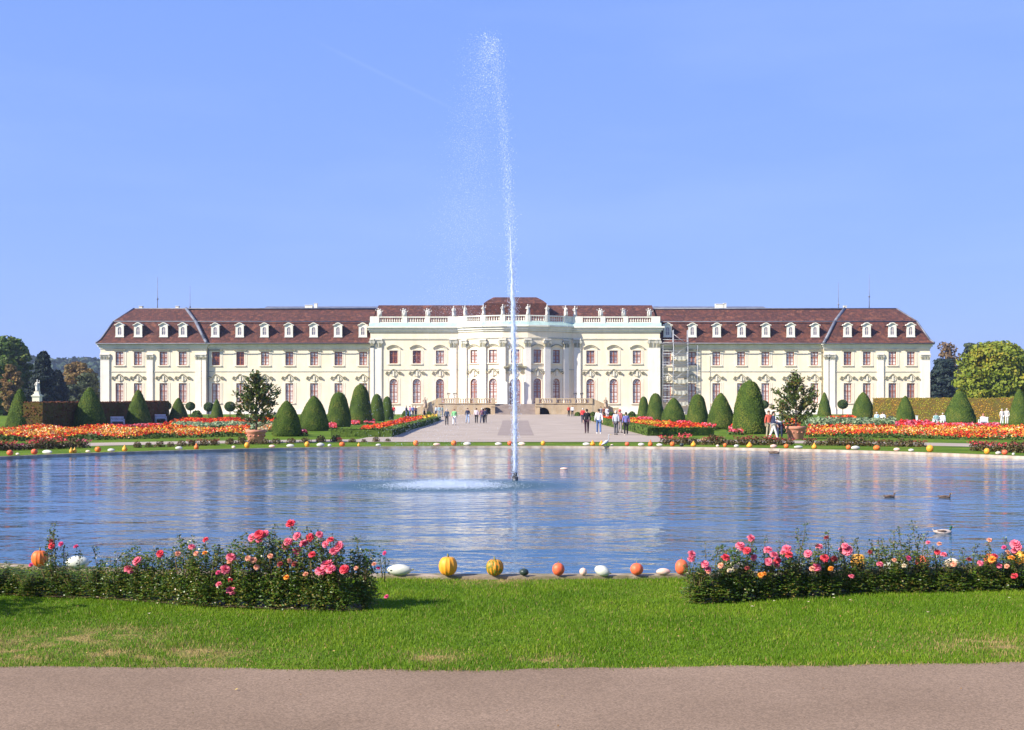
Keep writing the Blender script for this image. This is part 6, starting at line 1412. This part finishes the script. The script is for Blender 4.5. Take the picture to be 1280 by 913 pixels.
def person_meshes(pose, ph):
    if (pose, ph) in PM: return PM[(pose, ph)]
    J = joints(pose, ph); names = ['pel', 'ab', 'ch', 'nk', 'hd', 'tp']; V = [J[n] for n in names]; E = [(0, 1), (1, 2), (2, 3), (3, 4), (4, 5)]; Rr = [(.13, .10), (.12, .09), (.14, .10), (.05, .05), (.078, .092), (.06, .07)]
    for n in ('L', 'R'):
        i = len(V); V += [J['sh'+n], J['el'+n], J['wr'+n], J['ha'+n]]; E += [(2, i), (i, i+1), (i+1, i+2), (i+2, i+3)]; Rr += [.055, .042, .028, (.036, .018)]
        hx, hy, hz = J['ha'+n]; wx, wy, wz = J['wr'+n]; d = Vector((hx-wx, hy-wy, hz-wz)).normalized(); sd = d.cross(Vector((1, 0, 0))).normalized()
        for k in range(4):
            f = Vector((hx, hy, hz))+sd*(k-1.5)*.019; L_ = (.05, .065, .06, .045)[k]; a = f+d*L_*.6; c = f+d*L_+Vector((-.012 if n == 'R' else .012, 0, 0)); V += [tuple(a), tuple(c)]; j = len(V); E += [(i+3, j-2), (j-2, j-1)]; Rr += [.0085, .0075]
        a = Vector((wx, wy, wz)).lerp(Vector((hx, hy, hz)), .55)-sd*.035; V += [tuple(a), tuple(a+d*.035-sd*.008)]; j = len(V); E += [(i+3, j-2), (j-2, j-1)]; Rr += [.0095, .008]
        i = len(V); V += [J['hp'+n], J['kn'+n], J['an'+n]]; E += [(0, i), (i, i+1), (i+1, i+2)]; Rr += [.082, .056, .036]
    body = skin('body', V, E, Rr)
    # nose, ears, eyes added into the head
    # clothes
    V = [J['ab'], J['ch'], (J['nk'][0], J['nk'][1], J['nk'][2]-.05), (J['pel'][0], J['pel'][1], J['pel'][2]-.02)]; E = [(0, 1), (1, 2), (0, 3)]; Rr = [(.155, .125), (.17, .13), (.085, .08), (.165, .135)]
    for n in ('L', 'R'):
        i = len(V); V += [J['sh'+n], J['el'+n], tuple(Vector(J['el'+n]).lerp(Vector(J['wr'+n]), .88))]; E += [(1, i), (i, i+1), (i+1, i+2)]; Rr += [.075, .062, .05]
    top = skin('jacket', V, E, Rr)
    V = [(J['pel'][0], J['pel'][1], J['pel'][2]-.0)]; E = []; Rr = [(.15, .125)]
    for n in ('L', 'R'):
        i = len(V); V += [J['hp'+n], J['kn'+n], J['an'+n]]; E += [(0, i), (i, i+1), (i+1, i+2)]; Rr += [.10, .075, .062]
    tro = skin('trousers', V, E, Rr)
    shs = []
    for n in ('L', 'R'):
        sh = MB(); shs.append(sh)
        a, t = Vector(J['an'+n]), Vector(J['to'+n]); sh.tube([a+Vector((0, .05, -.045)), a+Vector((0, 0, -.04)), t+Vector((0, .04, .005)), t], [.035, .05, .042, .02], 8)
    hd = Vector(J['hd']); b = MB()
    vs = []
    for i in range(7):
        ph_ = PI*.56*i/6
        for k in range(14): t = 2*PI*k/14; fr = 1 if math.sin(t) > -.3 else .72; vs.append((hd.x+.093*math.sin(ph_)*math.cos(t), hd.y+.015+.11*math.sin(ph_)*math.sin(t)*fr, hd.z+.035+.105*math.cos(ph_)))
    b.add(vs, [(i*14+k, i*14+(k+1) % 14, (i+1)*14+(k+1) % 14, (i+1)*14+k) for i in range(6) for k in range(14)], 0, True); b.tube([hd+Vector((0, .07, .02)), hd+Vector((0, .075, -.07))], [.07, .045], 8)
    fc = MB(); fc.tube([hd+Vector((0, -.085, .03)), hd+Vector((0, -.115, -.012))], [.010, .018], 6, 0)
    for s in (-1, 1): fc.lathe([(.002, -.012), (.013, 0), (.002, .012)], 8, 1, tuple(hd+Vector((s*.034, -.083, .025)))); fc.tube([hd+Vector((s*.082, .0, .02)), hd+Vector((s*.085, .01, -.02))], [.018, .012], 6, 0)
    fc.tube([hd+Vector((-.022, -.088, -.042)), hd+Vector((.022, -.088, -.042))], .007, 5, 2)
    PM[(pose, ph)] = (body, top, tro, shs[0].mesh('shoe'), shs[1].mesh('shoe'), b.mesh('hair'), fc.mesh('face')); return PM[(pose, ph)]
CM = {}
def cloth(c):
    if c not in CM: CM[c] = mat('cloth', c, None, 9, .85)
    return CM[c]
M['eye'] = mat('eye', (.03, .02, .02), None, 5, .3); M['lip'] = mat('lips', (.45, .15, .12), None, 5, .5)
def person(px, pb, pt, pose, ph, rz, top, tro, hair, label, shoes=(.05, .04, .04), loc=None, hold=None, z=None):
    c = loc or G(px, pb); H = (pb-pt)*c.y/F if pt else 1.7; H = min(1.86, max(1.5, H)); o = thing('person', label, 'person', c, rz, 'people walking and sitting in the garden')
    me = person_meshes(pose, ph); k = H/1.75 if pose != 'sit' else .97
    for nm, m_, mt in zip(('body', 'jacket', 'trousers', 'shoe', 'shoe', 'hair', 'face'), me, (M['skin'], cloth(top), cloth(tro), cloth(shoes), cloth(shoes), cloth(hair), None)):
        q = link(nm, m_, mt if mt else [M['skin'], M['eye'], M['lip']], o)
        if mt: q.material_slots[0].link = 'OBJECT'; q.material_slots[0].material = mt
        q.scale = (k, k, k)
    return o
DK, NV, WH, GY, JN, KH, RD, BK, GR, SL = (.02, .02, .025), (.03, .04, .09), (.8, .8, .8), (.42, .45, .52), (.10, .17, .36), (.45, .38, .26), (.65, .04, .05), (.012, .012, .015), (.20, .55, .22), (.22, .25, .42)
HB, HG, HD = (.10, .055, .03), (.55, .52, .48), (.02, .015, .012)
person(558.5, 532, 511, 'walk', 0, 0.1, (.05, .07, .12), DK, HG, 'person in dark blue jacket and trousers walking beside a green jacket')
person(568, 532, 511, 'walk', 1, -.1, GR, WH, HB, 'person in a light green jacket and white trousers on the avenue')
person(584.5, 529.5, 510, 'walk', 0, .3, NV, (.35, .45, .62), HD, 'person in a dark top and pale jeans on the avenue')
person(595.5, 529.5, 510, 'stand', 0, PI, (.75, .62, .66), DK, HB, 'person in a pale pink top and dark trousers on the avenue')
person(602.5, 529.5, 510, 'walk', 1, 2.9, (.16, .06, .10), NV, HG, 'person in dark wine red clothes close to a dark blue person')
person(606.5, 529.5, 510.5, 'stand', 0, 3.3, NV, BK, HB, 'person in dark blue, rightmost of the group left of the jet')
person(530.5, 525.5, 511.5, 'stand', 0, 1.2, BK, NV, HD, 'person in black standing beside the golden flower patch')
crowd = [(492, 521, RD, DK, 'red'), (508, 521, NV, JN, 'navy blue'), (512.5, 521.2, (.55, .2, .3), JN, 'dusty pink'), (516, 521, (.15, .2, .5), NV, 'bright blue'), (519.5, 521.3, (.25, .1, .12), DK, 'wine red'), (545, 521.5, GY, NV, 'grey'), (549, 521, (.4, .55, .6), GY, 'pale blue'), (553, 521.4, (.25, .4, .4), GY, 'teal')]
for i, (x, y, a, b_, n_) in enumerate(crowd): person(x, y, None, 'stand', i % 2, i*1.1, a, b_, HB, 'distant person in %s standing near the palace steps on the left' % n_)
person(711, 520.8, None, 'stand', 0, .5, (.7, .08, .05), DK, HB, 'distant person in red standing before the terrace on the right')
person(715.5, 521, None, 'stand', 1, -.4, WH, DK, HB, 'distant person in white beside one in red before the terrace')
person(728.5, 529.5, 510, 'walk', 0, PI-.1, (.75, .05, .05), NV, HG, 'person in a bright red jacket walking away on the avenue')
person(733.5, 542, 511, 'walk', 1, PI, BK, (.05, .02, .03), HD, 'person all in black walking away in front of the red jacket')
person(748.5, 542.5, 511, 'walk', 0, PI, WH, JN, HD, 'person in a white shirt and blue jeans walking away', shoes=WH)
person(751, 524, None, 'stand', 1, 0, (.3, .3, .32), DK, HD, 'distant person in grey behind the white shirt and jeans'); person(755.5, 524.3, None, 'stand', 0, .4, (.25, .08, .06), DK, HD, 'distant person in dark red behind the white shirt and jeans')
person(759, 525.5, None, 'stand', 1, .2, WH, (.7, .7, .7), HB, 'distant person all in white behind the low box hedge')
person(770, 544, 513, 'stand', 0, 2.6, GY, (.10, .10, .12), HG, 'person in a grey shirt and dark trousers standing at the right of the avenue')
person(775, 541.5, 511.5, 'stand', 1, 2.2, (.35, .12, .12), (.30, .27, .26), (.6, .05, .06), 'person in a red cap standing behind the grey shirt')
person(782.5, 544.5, 515, 'stand', 1, PI, (.16, .17, .42), BK, HD, 'person in a violet blue top and dark shorts at the right of the avenue', shoes=(.6, .5, .45))
person(961, 548, 513, 'stand', 0, .3, (.60, .12, .08), KH, HB, 'person in orange red beside the tallest right yew')
person(967, 550, 514, 'walk', 1, 1.4, NV, (.7, .68, .66), HD, 'person in a navy top and pale trousers beside the right pot')
person(975, 548.5, 511.5, 'stand', 1, -.2, (.75, .76, .85), NV, (.25, .05, .1), 'person in a white top leaning beside the right pot')
person(1252.5, 531, 511, 'stand', 0, .3, (.80, .70, .66), WH, HG, 'person in pale clothes standing by the right hedge, left of two'); person(1258.5, 531, 510.5, 'stand', 1, -.3, (.82, .74, .70), (.8, .75, .72), HG, 'person in pale clothes standing by the right hedge, right of two')

# ------------------------------------------------------------------ benches
def bench_meshes(w_=1.25):
    s = MB(); 
    for k in range(4): s.box(-w_/2, w_/2, -.26+k*.13, -.16+k*.13, .42, .45)
    b = MB(); b.box(-w_/2, w_/2, .24, .28, .86, .94); b.box(-w_/2, w_/2, .24, .28, .50, .56)
    for k in range(11): x = -w_/2+.05+k*(w_-.1)/10; b.box(x-.03, x+.03, .245, .275, .561, .859)
    l = MB()
    for sg in (-1, 1):
        for y in (-.24, .25): l.box(sg*(w_/2-.03)-.03, sg*(w_/2-.03)+.03, y-.03, y+.03, 0, .419 if y < 0 else .5)
    a = MB()
    for sg in (-1, 1): a.box(sg*(w_/2-.03)-.035, sg*(w_/2-.03)+.035, -.28, .239, .66, .70); a.box(sg*(w_/2-.03)-.028, sg*(w_/2-.03)+.028, -.26, -.2, .451, .659)
    return s.mesh('seat'), b.mesh('backrest'), l.mesh('frame'), a.mesh('armrest')
BMs = bench_meshes(); BMs1 = bench_meshes(.75)
def bench(px, pb, rz, label, single=False, sitters=()):
    c = G(px, pb); o = thing('garden_bench', label, 'bench', c, rz, 'white garden benches')
    for nm, me in zip(('seat', 'backrest', 'legs', 'armrest'), BMs1 if single else BMs): link('leg' if nm == 'legs' else nm, me, M['benchwhite'], o)
    for (u, top, tro, hair, lb) in sitters:
        q = Vector((u*math.cos(rz), u*math.sin(rz), 0)); person(0, 0, None, 'sit', 0, rz, top, tro, hair, lb, loc=c+q+Vector((0, 0, 0)))
bench(86, 534, R(200), 'white garden bench seen from behind beside the second left yew cone', True)
bench(147, 533, R(30), 'white garden bench between the second and third left yew cones')
bench(201, 528.5, R(30), 'white garden bench right of the third left yew cone')
bench(1100, 529.5, R(-20), 'white bench with two people at the end of the right hedge', sitters=((-.35, (.45, .62, .72), WH, HG, 'person in pale blue sitting on the first right bench'), (.3, WH, NV, HB, 'person in white sitting on the first right bench')))
bench(1174, 531.5, R(-25), 'white bench with two people left of the big right cone', sitters=((-.3, (.2, .35, .35), GY, HB, 'person in dark green sitting left of the big right cone'), (.35, WH, WH, HG, 'person in white sitting left of the big right cone')))
bench(1229, 534, R(175), 'white bench seen from behind right of the big right cone', True, sitters=((0, (.7, .45, .42), NV, (.5, .2, .12), 'person in pink sitting right of the big right cone'),))
c = G(1114, 530); o = thing('litter_bin', 'dark blue round litter bin between two yews on the right', 'bin', c); b = MB(); b.lathe([(.26, 0), (.3, .7), (.32, .72), (.32, .78), (.02, .85)], 16); link('body', b, M['iron'], o)
b = MB(); b.tube([(.28*math.cos(t), .28*math.sin(t), .5) for t in [i*PI/8 for i in range(17)]], .02, 5); link('band', b, M['steel'], o)
c = G(1146, 530); o = thing('signpost', 'short white post beside a yew cone on the right', 'post', c); b = MB(); b.box(-.1, .1, -.05, .05, 0, .85); link('post', b, M['benchwhite'], o); b = MB(); b.box(-.13, .13, -.08, .08, .85, .9); link('cap', b, M['benchwhite'], o)

# ------------------------------------------------------------------ air
if HAZE > 0:
    b = MB(); b.box(-900, 900, -60, 1400, -1.9, 75); m = bpy.data.materials.new('haze_air'); m.use_nodes = True; nt = m.node_tree; nt.nodes.remove(nt.nodes['Principled BSDF'])
    pv = nt.nodes.new('ShaderNodeVolumePrincipled'); pv.inputs['Color'].default_value = (.62, .74, 1.0, 1); pv.inputs['Density'].default_value = HAZE; pv.inputs['Anisotropy'].default_value = 0.3
    nt.links.new(pv.outputs[0], nt.nodes['Material Output'].inputs['Volume']); tag(link('haze', b, m), kind='stuff')
